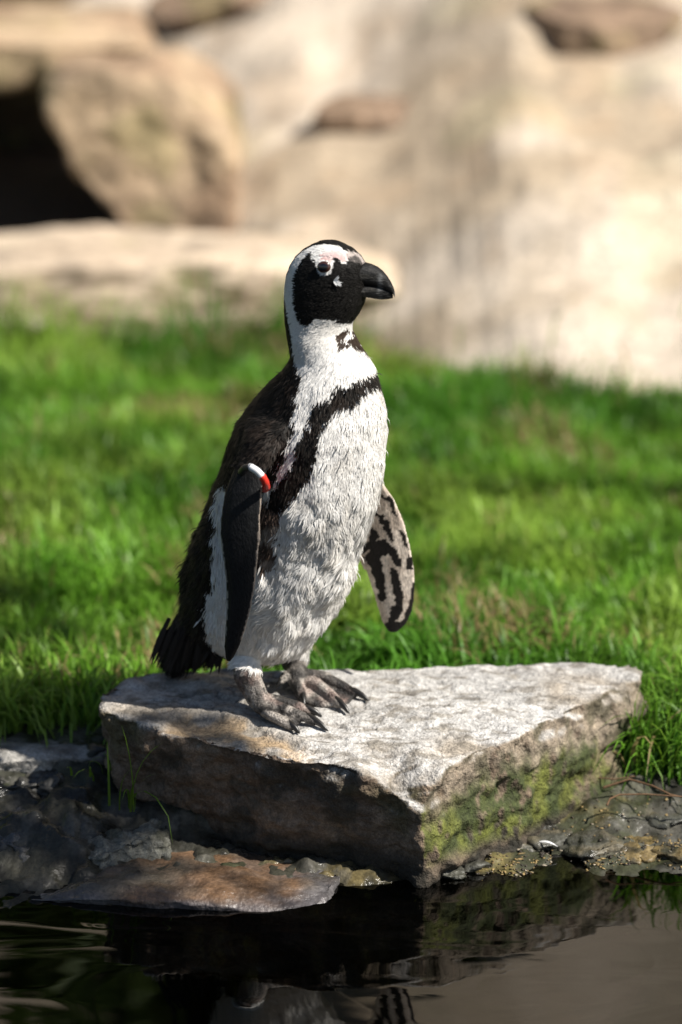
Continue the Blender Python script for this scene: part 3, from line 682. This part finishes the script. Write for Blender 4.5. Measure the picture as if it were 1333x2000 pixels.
# ---- plumage pattern, as seen from the bird's side; the other side mirrors it
BLACK = np.array((.012, .011, .010)); BROWN = np.array((.05, .033, .024)); WHITE = np.array((.82, .805, .78))
back_poly = [(540,572),(556,572),(562,600),(567,630),(571,650),(576,680),(579,705),(590,728),(590,748),(580,765),(577,800),(573,840),(562,872),(548,905),(536,928),(526,950),(470,960),(436,940),(424,965),(420,1000),(416,1080),(412,1130),(402,1185),(399,1215),(408,1258),(430,1288),(432,1330),(200,1400),(200,560)]
band_poly = [(790,700),(743,722),(720,734),(690,742),(660,754),(640,773),(620,783),(606,808),(607,830),(588,848),(583,870),(574,900),(560,918),(538,940),(530,960),(520,985),(540,996),(568,982),(585,960),(593,940),(612,918),(613,900),(620,870),(627,850),(632,832),(645,814),(662,792),(690,784),(705,762),(742,752),(790,745)]
throat_poly = [(660,652),(680,640),(702,652),(735,672),(716,690),(698,680),(682,668),(668,682)]
face_poly = [(613,491),(601,504),(587,520),(577,545),(576,580),(582,610),(592,633),(604,637),(620,621),(650,622),(670,629),(690,626),(712,606),(760,590),(760,520),(705,512),(690,513),(674,519),(668,506),(657,503),(651,519),(646,536),(625,537),(616,516)]
crown_poly = [(540,575),(560,540),(574,509),(594,491),(618,479.5),(640,478),(665,483),(684,495),(698,506),(740,516),(740,440),(540,440)]
pink_poly = [(624,507),(640,494),(662,489),(682,497),(686,508),(676,516),(664,505),(654,505),(646,512),(634,508)]
brow_poly = [(684,493),(700,498),(716,508),(716,520),(704,518),(690,515),(682,505)]
pit_poly = [(508,958),(532,985),(548,1000),(545,1050),(540,1085),(545,1110),(525,1112),(500,1105),(504,1000)]
def plumage(P, N, jit=5.0, seed=0, rj=0.0):
    toc = np.array([0, 0, CAM_H]) - P; toc /= np.linalg.norm(toc, axis=1)[:, None]
    vis = (N*toc).sum(1) > 0.02
    head = P[:, 2] > .62
    def mirror(P, N, org, nl):
        d = ((P-org)@nl)[:, None]; e = (N@nl)[:, None]; return P-2*d*nl, N-2*e*nl
    ob = np.array(at(600, 900, Y=bodyY(600))); oh = np.array(at(641, 560, Y=bodyY(641)))
    hl = np.array((math.sin(math.radians(10)), math.cos(math.radians(10)), 0))
    Pm, Nm = mirror(P, N, ob, np.array(LF)); Ph, Nh = mirror(P, N, oh, hl)
    Pm = np.where(head[:, None], Ph, Pm); Nm = np.where(head[:, None], Nh, Nm)
    tm = np.array([0, 0, CAM_H]) - Pm; tm /= np.linalg.norm(tm, axis=1)[:, None]
    vism = (Nm*tm).sum(1) > 0.02
    Q = np.where(vis[:, None], P, Pm); px, py = proj(Q)
    hm = sstep(700, 640, py)                                # cleaner edges on the head
    j = jit*(1-.82*hm)
    px = px + j*fbm(P, 90, 3, 120+seed) + j*.5*fbm(P, 240, 2, 121); py = py + j*fbm(P, 90, 3, 122) + j*.8*fbm(P, 240, 2, 123)
    if rj:
        rr = np.random.default_rng(9); px = px + rr.normal(0, rj, len(P))*(1-.85*hm); py = py + rr.normal(0, rj*1.3, len(P))*(1-.85*hm)
    n = len(P); C = np.tile(WHITE, (n, 1))
    C = mixc(C, (.62, .58, .52), sstep(.1, .7, fbm(P, 26, 3, 124))*.35)
    C = mixc(C, (.40, .36, .31), inpoly(px, py, pit_poly)*.0 + sstep(1200, 1300, py)*sstep(.1, .6, fbm(P, 40, 3, 125))*.4)
    pit = inpoly(px+4*fbm(P, 60, 2, 126), py, pit_poly); C[pit] = mixc(np.tile((.10, .07, .055), (pit.sum(), 1)), (.30, .25, .21), sstep(-.1, .5, fbm(P[pit], 60, 3, 127)))
    bk = BLACK*(1+.0*px[:, None]) + (BROWN-BLACK)*(sstep(.0, .7, fbm(P, 45, 3, 128))*.3)[:, None]
    def put(poly, colr):
        m_ = inpoly(px, py, poly); C[m_] = colr[m_] if getattr(colr, 'ndim', 1) == 2 else colr
    put(band_poly, bk); tp = inpoly(px, py, throat_poly) & (fbm(P, 150, 3, 133) > -.5); C[tp] = BROWN*.8
    put(back_poly, bk)
    put(crown_poly, BLACK*np.ones((n, 3))); put(face_poly, BLACK*.8*np.ones((n, 3))); put(brow_poly, mixc(np.tile((.10, .09, .085), (n, 1)), (.5, .44, .41), sstep(-.1, .4, fbm(P*[1, 1, 1], 160, 3, 129))))
    put(pink_poly, mixc(np.tile((.70, .48, .46), (n, 1)), (.78, .66, .64), sstep(-.3, .5, fbm(P, 50, 2, 130))))
    hid = ~vis & ~vism; C[hid] = bk[hid]
    low = (py > 1235) & (px < 440); C[low & inpoly(px, py, back_poly)] *= 1
    return C
colp = plumage(Vp, Np)
greyt = mixc(np.tile(BLACK, (len(Vp), 1)), (.10, .08, .07), sstep(-.1, .5, fbm(Vp, 50, 3, 140)))
colp[reg_ == 1] = greyt[reg_ == 1]
# flippers
camdir = np.array([0, 0, CAM_H]) - Vp
seen = (Np*camdir).sum(1) > 0
m2 = reg_ == 2; colp[m2] = (.009, .0093, .010)
redge = np.interp(ppy, [s[1][1] for s in near_s], [s[1][0] for s in near_s]); ledge = np.interp(ppy, [s[0][1] for s in near_s], [s[0][0] for s in near_s])
e = m2 & (ppx > redge-3.6) & (ppy > 950) & (ppy < 1250); colp[e] = (.30, .25, .21)
e = m2 & (ppx < ledge+3.2) & (ppy > 1040) & (ppy < 1240) & (fbm(Vp, 120, 2, 141) > -.1); colp[e] = (.30, .28, .25)
m3 = reg_ == 3
colp[m3] = mixc(np.tile((.62, .54, .46), (len(Vp), 1)), (.48, .40, .33), sstep(-.2, .5, fbm(Vp, 60, 3, 142)))[m3]
fp = [[(1060,-60),(1110,-30),(1150,0),(1170,90),(1150,60),(1130,20),(1100,-10)], [(1068,20),(1090,60),(1130,90),(1150,175),(1122,155),(1100,110),(1060,60)], [(1045,105),(1088,155),(1062,205),(1005,238),(985,212),(1030,165)],
      [(1075,185),(1112,165),(1180,250),(1188,292),(1150,285),(1130,238),(1095,238),(1088,270),(1112,360),(1114,440),(1085,455),(1060,350),(1035,290),(1010,250)],
      [(1130,285),(1162,310),(1192,400),(1192,470),(1168,512),(1142,545),(1118,562),(1128,505),(1152,460),(1140,380)],
      [(1235,360),(1260,430),(1215,540),(1150,600),(1100,595),(1085,545),(1130,540),(1180,530),(1213,470),(1222,410)], [(1172,120),(1205,165),(1218,215),(1190,192)], [(1215,230),(1235,260),(1238,310),(1222,300),(1205,290)]]
fpx = ppx + 3.0*fbm(Vp, 130, 3, 143); fpy = ppy + 6*fbm(Vp, 130, 3, 144)
bl = np.zeros(len(Vp), bool)
for q in fp: bl |= inpoly(fpx, fpy, [(270+x*.4351, 980+y*.4351) for x, y in q])
colp[m3 & bl] = (.014, .012, .011); colp[m3 & ~seen] = (.014, .0145, .016)
# legs: dark grey scales with pink showing through
m4 = reg_ == 4
lc = mixc(np.tile((.27, .245, .22), (len(Vp), 1)), (.02, .018, .017), sstep(-.25, .35, fbm(Vp, 70, 4, 145)))
lc = mixc(lc, (.30, .21, .18), sstep(.25, .6, fbm(Vp, 28, 3, 146))*.4)
lc = mixc(lc, (.025, .023, .022), sstep(.0, .35, fbm(Vp*[1, 1, .5], 45, 3, 148))*.75)
lc = mixc(lc, (.40, .30, .26), sstep(.0, .3, fbm(Vp, 90, 2, 147))*sstep(.225, .245, Vp[:, 2])*.6)
colp[m4] = lc[m4]
setcol(pen_me, colp)
q = atp(540, 1365); penguin = empty('penguin', (q.x, q.y, q.z))
tag(penguin, 'black and white banded penguin standing on the stone slab, looking right', 'penguin')
body = link('body', pen_me, [M['plumage'], M['flipper_skin'], M['foot_skin']], penguin)
tr_ = np.empty(len(pen_me.polygons), np.int32); pen_me.polygons.foreach_get('loop_start', tr_)
lv = np.empty(len(pen_me.loops), np.int32); pen_me.loops.foreach_get('vertex_index', lv)
fr_ = reg_[lv[tr_]]; mi = np.where((fr_ == 2) | (fr_ == 3), 1, np.where(fr_ == 4, 2, 0)).astype(np.int32)
pen_me.polygons.foreach_set('material_index', mi)
pen_bvh = bvh_of(pen_me)
def hit(px, py):
    d = ray(px, py).normalized(); h = pen_bvh.ray_cast(Vector((0, 0, CAM_H)), d); return h[0], h[1]

# ---- contour feathers
T_ = tris(pen_me); A_ = Vp[T_[:, 1]]-Vp[T_[:, 0]]; Bq = Vp[T_[:, 2]]-Vp[T_[:, 0]]
ar = np.linalg.norm(np.cross(A_, Bq), axis=1)/2
tri_reg = reg_[T_[:, 0]]; okt = (tri_reg == 0) | (tri_reg == 1)
pz = Vp[T_[:, 0], 2]
dens = ar*okt*(1 + 1.3*sstep(.60, .65, pz))
NF = 130000
r = np.random.default_rng(500)
ti = r.choice(len(T_), NF, p=dens/dens.sum()); u = r.uniform(size=NF); v_ = r.uniform(size=NF); s_ = u+v_ > 1; u[s_] = 1-u[s_]; v_[s_] = 1-v_[s_]
Pf = Vp[T_[ti, 0]] + A_[ti]*u[:, None] + Bq[ti]*v_[:, None]
Nf = Np[T_[ti, 0]]*(1-u-v_)[:, None] + Np[T_[ti, 1]]*u[:, None] + Np[T_[ti, 2]]*v_[:, None]; Nf /= np.linalg.norm(Nf, axis=1)[:, None]
Rf = reg_[T_[ti, 0]]
fx, fy = proj(Pf)
Cf = plumage(Pf, Nf, 4.5, 0, 2.0)
Cf[Rf == 1] = mixc(np.tile(BLACK, (NF, 1)), (.10, .08, .07), sstep(-.1, .5, fbm(Pf, 50, 3, 140)))[Rf == 1]
lum = Cf.mean(1)
hd = sstep(.605, .66, Pf[:, 2])                            # 1 on the head
neck = sstep(.54, .58, Pf[:, 2])
beakp = np.array(at(770, 575, Y=3.97))
Dh = Pf - beakp; Dh /= np.linalg.norm(Dh, axis=1)[:, None]; Dh[:, 2] -= .15
Db = np.tile(np.array((0, 0, -1.0)) - .30*np.array(FW), (NF, 1))
Df = Db*(1-hd)[:, None] + Dh*hd[:, None]
# clumps turn and lift together
belly = sstep(.52, .42, Pf[:, 2])*(lum > .3); backm = (lum < .1)*(1-hd)
cl_a = fbm(Pf, 22, 3, 510)*(.25 + .75*belly + .35*backm)*(1-hd) + r.normal(0, .14, NF)*(1-.6*hd)
Df -= Nf*(Df*Nf).sum(1)[:, None]; Df /= np.linalg.norm(Df, axis=1)[:, None]
Sf = np.cross(Nf, Df); Df = Df*np.cos(cl_a)[:, None] + Sf*np.sin(cl_a)[:, None]; Sf = np.cross(Nf, Df)
Lf = .0055*hd + (1-hd)*(.0095 + .004*belly + .006*backm*sstep(.5, .3, Pf[:, 2]))
Lf = Lf*r.uniform(.7, 1.35, NF)
lift = .04 + (1-hd)*(.02 + .10*belly*sstep(.0, .6, fbm(Pf, 20, 2, 511)) + (.10 + .16*sstep(.5, .3, Pf[:, 2]))*backm*r.uniform(0, 1, NF)**2 + .06*r.uniform(0, 1, NF))
stray = (r.uniform(size=NF) < .004 + .012*backm)*(1-hd); lift += .35*stray; Lf *= 1+.3*stray
# no feathers over the eye, beak root
ew = np.hypot((fx-639)/25, (fy-521)/20) < 1; bw = (fx > 724) & (fy > 505) & (fy < 600)
Lf[ew | bw] = .0004
lift *= np.where(lum > .3, .7, 1.0)
wf_ = (.0011 + .0005*(1-hd)*(1-neck) + .0003*belly)*r.uniform(.6, 1.25, NF)
b0 = Pf - Nf*.0006; mid = Pf + Df*(Lf*.55)[:, None] + Nf*(lift*Lf*.8+.0004)[:, None]; tip = Pf + Df*Lf[:, None] + Nf*(lift*Lf*1.1)[:, None]
FVs = np.stack([b0 - Sf*(wf_*.35)[:, None], b0 + Sf*(wf_*.35)[:, None], mid - Sf*(wf_*.5)[:, None], mid + Sf*(wf_*.5)[:, None], tip], 1).reshape(-1, 3)
FT = (np.arange(NF)[:, None, None]*5 + np.array([(0, 3, 1), (0, 2, 3), (2, 4, 3)])[None]).reshape(-1, 3)
jc = np.where(lum[:, None] > .3, r.uniform(.88, 1.06, (NF, 1)), r.uniform(.8, 1.15, (NF, 1))); Cj = Cf*jc
brn = (r.uniform(size=NF) < .25)*backm*(1-hd)*(fy < 1400); Cj = mixc(Cj, np.array((.05, .04, .034)), brn*.5)
FC = np.repeat(Cj[:, None, :], 5, 1); FC[:, 4] *= 1.05
pl = link('plumage', mesh('plumage', FVs, FT, FC.reshape(-1, 3)), M['feather'], penguin); tag(pl, kind='stuff')
Nc = Nf + .35*np.clip(lift, 0, .3)[:, None]*r.normal(size=(NF, 3)) + (.10 + .05*(lum < .3))[:, None]*r.normal(size=(NF, 3)); Nc /= np.linalg.norm(Nc, axis=1)[:, None]
pl.data.normals_split_custom_set_from_vertices(np.repeat(Nc, 5, 0).astype(np.float32))

# ---- tail feathers, each a long blade
r = np.random.default_rng(520)
for k in range(80):
    px = r.uniform(318, 430); 
    t = (px-318)/112
    py0 = 1225 + 30*t + r.normal(0, 14); Yq = 4.075 + r.uniform(-.03, .03)
    A = at(px+12, py0, Y=Yq); B = at(px + r.normal(-16+14*t, 7) - 2, 1318 - 18*t + r.normal(0, 7) - (22 if px < 330 else 0), Y=Yq+.01)
    if B.z < slab_z(B.x, B.y)+.004: B.z = slab_z(B.x, B.y) + .004
    v, f = feather_mesh(A, B, .0075, (r.normal(0, .3), -.9, .3), .003, 6)
    cc = np.tile(np.array((.016, .014, .013))*(1+r.uniform()*1.2), (len(v), 1))
    link('tail_feather', mesh('tail_feather', v, f, cc), M['feather'], penguin)

# ---- beak
Yh = bodyY(641)
def beak_part(name, secs, n=20, colf=None):
    R = []
    for (x, t, b, hw) in secs:
        Yb = Yh - (x-641)/1560*math.tan(math.radians(10)); T = at(x, t, Y=Yb); B = at(x, b, Y=Yb); m_ = (T+B)/2; h = (T-B)/2
        sd = Vector((math.sin(math.radians(10)), math.cos(math.radians(10)), 0))
        ring = []
        for a in np.linspace(0, 2*math.pi, n, endpoint=False):
            ca, sa = math.cos(a), math.sin(a)
            ring.append(m_ + h*(abs(ca)**.9*math.copysign(1, ca)) + sd*hw*(abs(sa)**.8*math.copysign(1, sa)))
        R.append(ring)
    # densify
    R = np.array([[list(q) for q in ring] for ring in R]); k = np.arange(len(R)); kk = np.linspace(0, len(R)-1, len(R)*4)
    R2 = [np.array([[np.interp(s, k, R[:, j, c_]) for c_ in range(3)] for j in range(n)]) for s in kk]
    v, f = loft(R2); me = mesh(name, v, f)
    V = verts(me); px, py = proj(V)
    C = np.tile((.008, .008, .008), (len(V), 1))
    C = mixc(C, (.16, .165, .17), sstep(735, 742, px)*sstep(752, 744, px)*sstep(-.5, .4, fbm(V, 90, 3, 151))*.4)
    C = mixc(C, (.07, .065, .055), sstep(.1, .5, fbm(V*[1, 1, 2.5], 110, 3, 152))*sstep(740, 725, px)*.25)
    C = mixc(C, (.20, .19, .18), sstep(767, 772, px)*sstep(566, 574, py)*.5)
    setcol(me, C); return link(name, me, M['horn'], penguin)
upper = beak_part('upper_beak', [(680,523,552,.022),(698,515.5,553.5,.0195),(712,513,555,.0158),(725,516,557,.0125),(738,521.5,560,.0100),(748,529.5,563,.0084),(757,540,566,.0066),(764,551,569.5,.0055),(769,562,575,.004),(771.5,571,580,.0025),(771,578,583,.001)])
lower = beak_part('lower_beak', [(680,551,572,.020),(698,552,576,.0175),(712,553,579,.0142),(726,554.5,581.5,.0112),(738,557,584,.0088),(748,560,585,.0066),(756,563,584.5,.0052),(763,566.5,583.5,.0035),(767.5,573,582.5,.002)])

# ---- eyes
def eye(px, py, mirror_side=False):
    p, n = hit(px, py)
    hl = Vector((math.sin(math.radians(10)), math.cos(math.radians(10)), 0)); fwd = Vector((hl.y, -hl.x, 0))
    n = (-hl + Vector((0, 0, .12))).normalized()
    if mirror_side:
        o_ = at(641, 560, Y=Yh); p = p - 2*(p-o_).dot(hl)*hl; n = n - 2*n.dot(hl)*hl
    xa = (fwd - n*fwd.dot(n)).normalized(); ya = n.cross(xa); ya = ya if ya.z > 0 else -ya
    # eyeball: a shallow dome with iris and pupil
    V = []; Fc = []; C = []; K, J = 10, 28; a_, b_ = .0082, .0070
    for i in range(K+1):
        t = i/K; ang = t*math.pi/2
        for j in range(J):
            q = 2*math.pi*j/J
            V.append(p + xa*a_*math.sin(ang)*math.cos(q) + ya*b_*math.sin(ang)*math.sin(q) + n*(.0030 + .0036*math.cos(ang)))
            C.append((.004, .003, .003) if t < .48 else ((.05, .018, .010) if t < .85 else (.006, .005, .005)))
    for i in range(K):
        for j in range(J): Fc.append((i*J+j, i*J+(j+1) % J, (i+1)*J+(j+1) % J, (i+1)*J+j))
    e_ = link('eye', mesh('eye', V, Fc, np.array(C)), M['eye'], penguin)
    # bare eye ring, a little pointed at the front
    V = []; Fc = []; J, K = 40, 8
    for j in range(J):
        q = 2*math.pi*j/J; cq, sq = math.cos(q), math.sin(q)
        ra, rb = .0098, .0084
        pt = 1 + .12*max(0, math.cos(q-.0))**6
        cc_ = p + xa*ra*cq*pt + ya*rb*sq + n*.0034; out = (xa*cq*rb + ya*sq*ra).normalized()
        for k in range(K):
            s = 2*math.pi*k/K; V.append(cc_ + out*.0020*math.cos(s) + n*.0024*math.sin(s))
    for j in range(J):
        for k in range(K): Fc.append((j*K+k, j*K+(k+1) % K, ((j+1) % J)*K+(k+1) % K, ((j+1) % J)*K+k))
    ob = link('eye_ring', mesh('eye_ring', V, Fc), M['eye_skin'], e_)
    ob.parent = e_; ob.matrix_parent_inverse = Matrix.Translation(-Vector(penguin.location))
eye(634, 521); eye(634, 521, True)

# loose white feather stuck to the cheek
r = np.random.default_rng(530)
p0, n0 = hit(653, 549); V = []; Fc = []
rt = Vector((1, 0, 0)); upv = Vector((0, 0, 1))
for k in range(16):
    a = math.radians(r.uniform(-75, 55)); L_ = r.uniform(.006, .011); d = rt*math.cos(a) + upv*math.sin(a); s = n0.cross(d).normalized()*.0011
    b = p0 + n0*.0018; i = len(V); V += [b - s, b + s, b + d*L_*.6 + s*.8 + n0*.0014, b + d*L_ + n0*.0016, b + d*L_*.6 - s*.8 + n0*.0014]; Fc.append((i, i+1, i+2, i+3, i+4))
link('loose_feather', mesh('loose_feather', V, Fc, np.tile((.82, .82, .82), (len(V), 1))), M['feather'], penguin, smooth=False)

# ---- claws
def claw(a, b, r0, drop=.0):
    a = Vector(a); b = Vector(b); d = b-a; L_ = d.length; up = Vector((0, 0, 1)); P = [a - d*.5, a + up*.0016, a + d*.5 + up*.0016, a + d*.85, b - up*drop]
    v, f = tube(P, [r0*.9, r0, r0*.8, r0*.5, r0*.15], 10, flat=1.2)
    link('claw', mesh('claw', v, f), M['claw'], penguin)
for T, tipx in ((near_toes[0], (586, 1436)), (near_toes[1], (641, 1428)), (near_toes[2], (629, 1403)), (far_toes[0], (595, 1386)), (far_toes[1], (683, 1394)), (far_toes[2], (721, 1376))):
    claw(T[-1] + Vector((0, 0, .001)), zt(*tipx, .003), .0041)
claw(at(549, 1332, Y=4.055), at(540, 1344, Y=4.05), .0028)

# ---- flipper band
bandp = [at(472, 922, Y=3.905), at(478, 914, Y=3.885), at(490, 912, Y=3.876), at(503, 920, Y=3.872), at(513, 931, Y=3.872), at(519, 942, Y=3.876), at(521, 952, Y=3.886), at(518, 955, Y=3.91), at(500, 940, Y=3.93), at(482, 925, Y=3.928)]
fb = [(0, 3, 'band_black', 'black'), (2, 5, 'band_white', 'white'), (4, 8, 'band_red', 'red'), (7, 10, 'band_black', 'black')]
band = empty('flipper_band', bandp[3]); band.parent = penguin; band.matrix_parent_inverse = Matrix.Translation(-Vector(penguin.location))
bp_ = bandp + bandp[:1]
for (i0, i1, m_, nm_) in fb:
    seg_ = bp_[i0:i1+1] if i0 not in (2, 4) else bp_[i0:i1+1]
    seg_ = bp_[i0:i1] if i1 < 10 else bp_[i0:]
    # resample smoothly
    q = np.array(seg_); t = np.linspace(0, len(q)-1, 12); q = np.stack([np.interp(t, np.arange(len(q)), q[:, c_]) for c_ in range(3)], 1)
    v, f = tube([Vector(a) for a in q], [.0043 if nm_ != 'red' else .0046]*12, 14)
    ob = link('band_segment', mesh('band_segment', v, f), M[m_]); ob.parent = band; ob.matrix_parent_inverse = Matrix.Translation(-Vector(bandp[3])); ob['label'] = nm_ + ' segment of the flipper band'

PEN['dy'] = 0.0
# ------------------------------------------------------------------ unseen shrubs and added shade trees around the pond (they shade the shore and fill the reflection)
def leaves(centers, radii, n, size, seed, ca, cb, flat=1.0):
    r = np.random.default_rng(seed); C0 = np.asarray(centers); R0 = np.asarray(radii)
    k = r.choice(len(C0), n, p=R0**2/(R0**2).sum()); d = r.normal(size=(n, 3)); d /= np.linalg.norm(d, axis=1)[:, None]
    P = C0[k] + d*(R0[k]*r.uniform(.25, 1, n)**.6)[:, None]*[1, 1, flat]
    a = r.normal(size=(n, 3)); a /= np.linalg.norm(a, axis=1)[:, None]; b = np.cross(a, r.normal(size=(n, 3))); b /= np.linalg.norm(b, axis=1)[:, None]
    s = size*r.uniform(.6, 1.3, n)[:, None]
    V = np.stack([P - a*s, P + b*s*.45, P + a*s, P - b*s*.45], 1).reshape(-1, 3)
    Fq = np.arange(n*4).reshape(n, 4); c_ = mixc(np.tile(ca, (n, 1)), cb, r.uniform(size=n))
    return V, Fq, np.repeat(c_, 4, 0)
def plant(name, base, label, cat, centers, radii, n, size, seed, limbs, ca=(.05, .09, .02), cb=(.09, .14, .03), r0=.06, group=None):
    e_ = empty(name, base); b0 = Vector(base); parts = []
    top = Vector(np.mean(centers, axis=0)); V, Fq, c_ = leaves(centers, radii, n, size, seed, ca, cb)
    link('crown', mesh('crown', V, Fq, c_), M['leaf'], e_, smooth=False)
    P = [b0 + Vector((0, 0, -.1)), b0.lerp(top, .35) + Vector((.03, .02, .05)), b0.lerp(top, .75), top]
    v, f = tube(P, [r0, r0*.8, r0*.6, r0*.3], 10); link('trunk', mesh('trunk', v, f), M['bark'], e_)
    for c0 in centers[:limbs]:
        v, f = tube([P[1].lerp(P[2], .5), P[2].lerp(Vector(c0), .5) + Vector((0, 0, .05)), Vector(c0)], [r0*.4, r0*.2, r0*.08], 7); link('limb', mesh('limb', v, f), M['bark'], e_)
    tag(e_, label, cat, group); return e_
def gz(x, y): return float(terrain_z([x], [y])[0])
r = np.random.default_rng(600)
sh = [(-2.3, 8.4, 1.7, 'dark'), (-1.15, 9.0, .8, 'broad'), (.42, 9.5, .62, 'round'), (1.05, 9.9, .75, 'small'), (-3.6, 9.2, 1.8, 'tall')]
for k, (x, y, h, kind) in enumerate(sh):
    z = gz(x, y); cs = [(x + r.normal(0, .28), y + r.normal(0, .2), z + h*r.uniform(.35, 1)) for _ in range(7)]
    plant('shrub', (x, y, z), 'dense green ' + kind + ' shrub on the bank above the sand', 'shrub', cs, [h*.33]*7, 2600, .06, 610+k, 4, r0=.03, group='shrubs above the sandy bank')

# unseen trees added on the right; leaf clusters follow sun rays to shade spots
def sunward(x, y, h): return (x + SUN.x/SUN.z*h, y + SUN.y/SUN.z*h, h)
spots = [(-.46, 3.78, 3.0, .17), (-.36, 3.92, 2.9, .10), (-.28, 3.74, 2.8, .09), (-.20, 3.52, 3.2, .16), (.25, 3.42, 3.1, .12), (.3, 3.0, 3.4, .3), (-.5, 3.1, 3.5, .3), (1.2, 3.1, 3.6, .35), (1.0, 2.4, 3.4, .35)]
plant('shade_tree', (3.5, 2.2, gz(3.5, 2.2)), 'unseen leafy tree added on the right bank to shade the shore', 'tree', [sunward(x, y, h) for x, y, h, r0 in spots], [q[3] for q in spots], 2300, .045, 640, 9, r0=.07)
spots = [(.60, 4.42, 2.9, .16), (.50, 4.22, 2.8, .06), (-.62, 4.50, 3.1, .15), (.78, 4.8, 3.1, .2), (-.85, 5.0, 3.3, .2), (.85, 7.0, 3.3, .22), (.55, 7.6, 3.6, .18), (.80, 6.2, 3.2, .12), (.85, 7.5, 3.5, .2), (1.3, 4.4, 3.4, .35), (1.6, 5.0, 3.8, .4), (1.5, 5.8, 3.7, .4)]
plant('shade_tree', (4.6, 4.4, gz(4.6, 4.4)), 'taller unseen tree added on the right bank to shade lawn and sand', 'tree', [sunward(x, y, h) for x, y, h, r0 in spots], [q[3] for q in spots], 2700, .045, 641, 12, r0=.08)
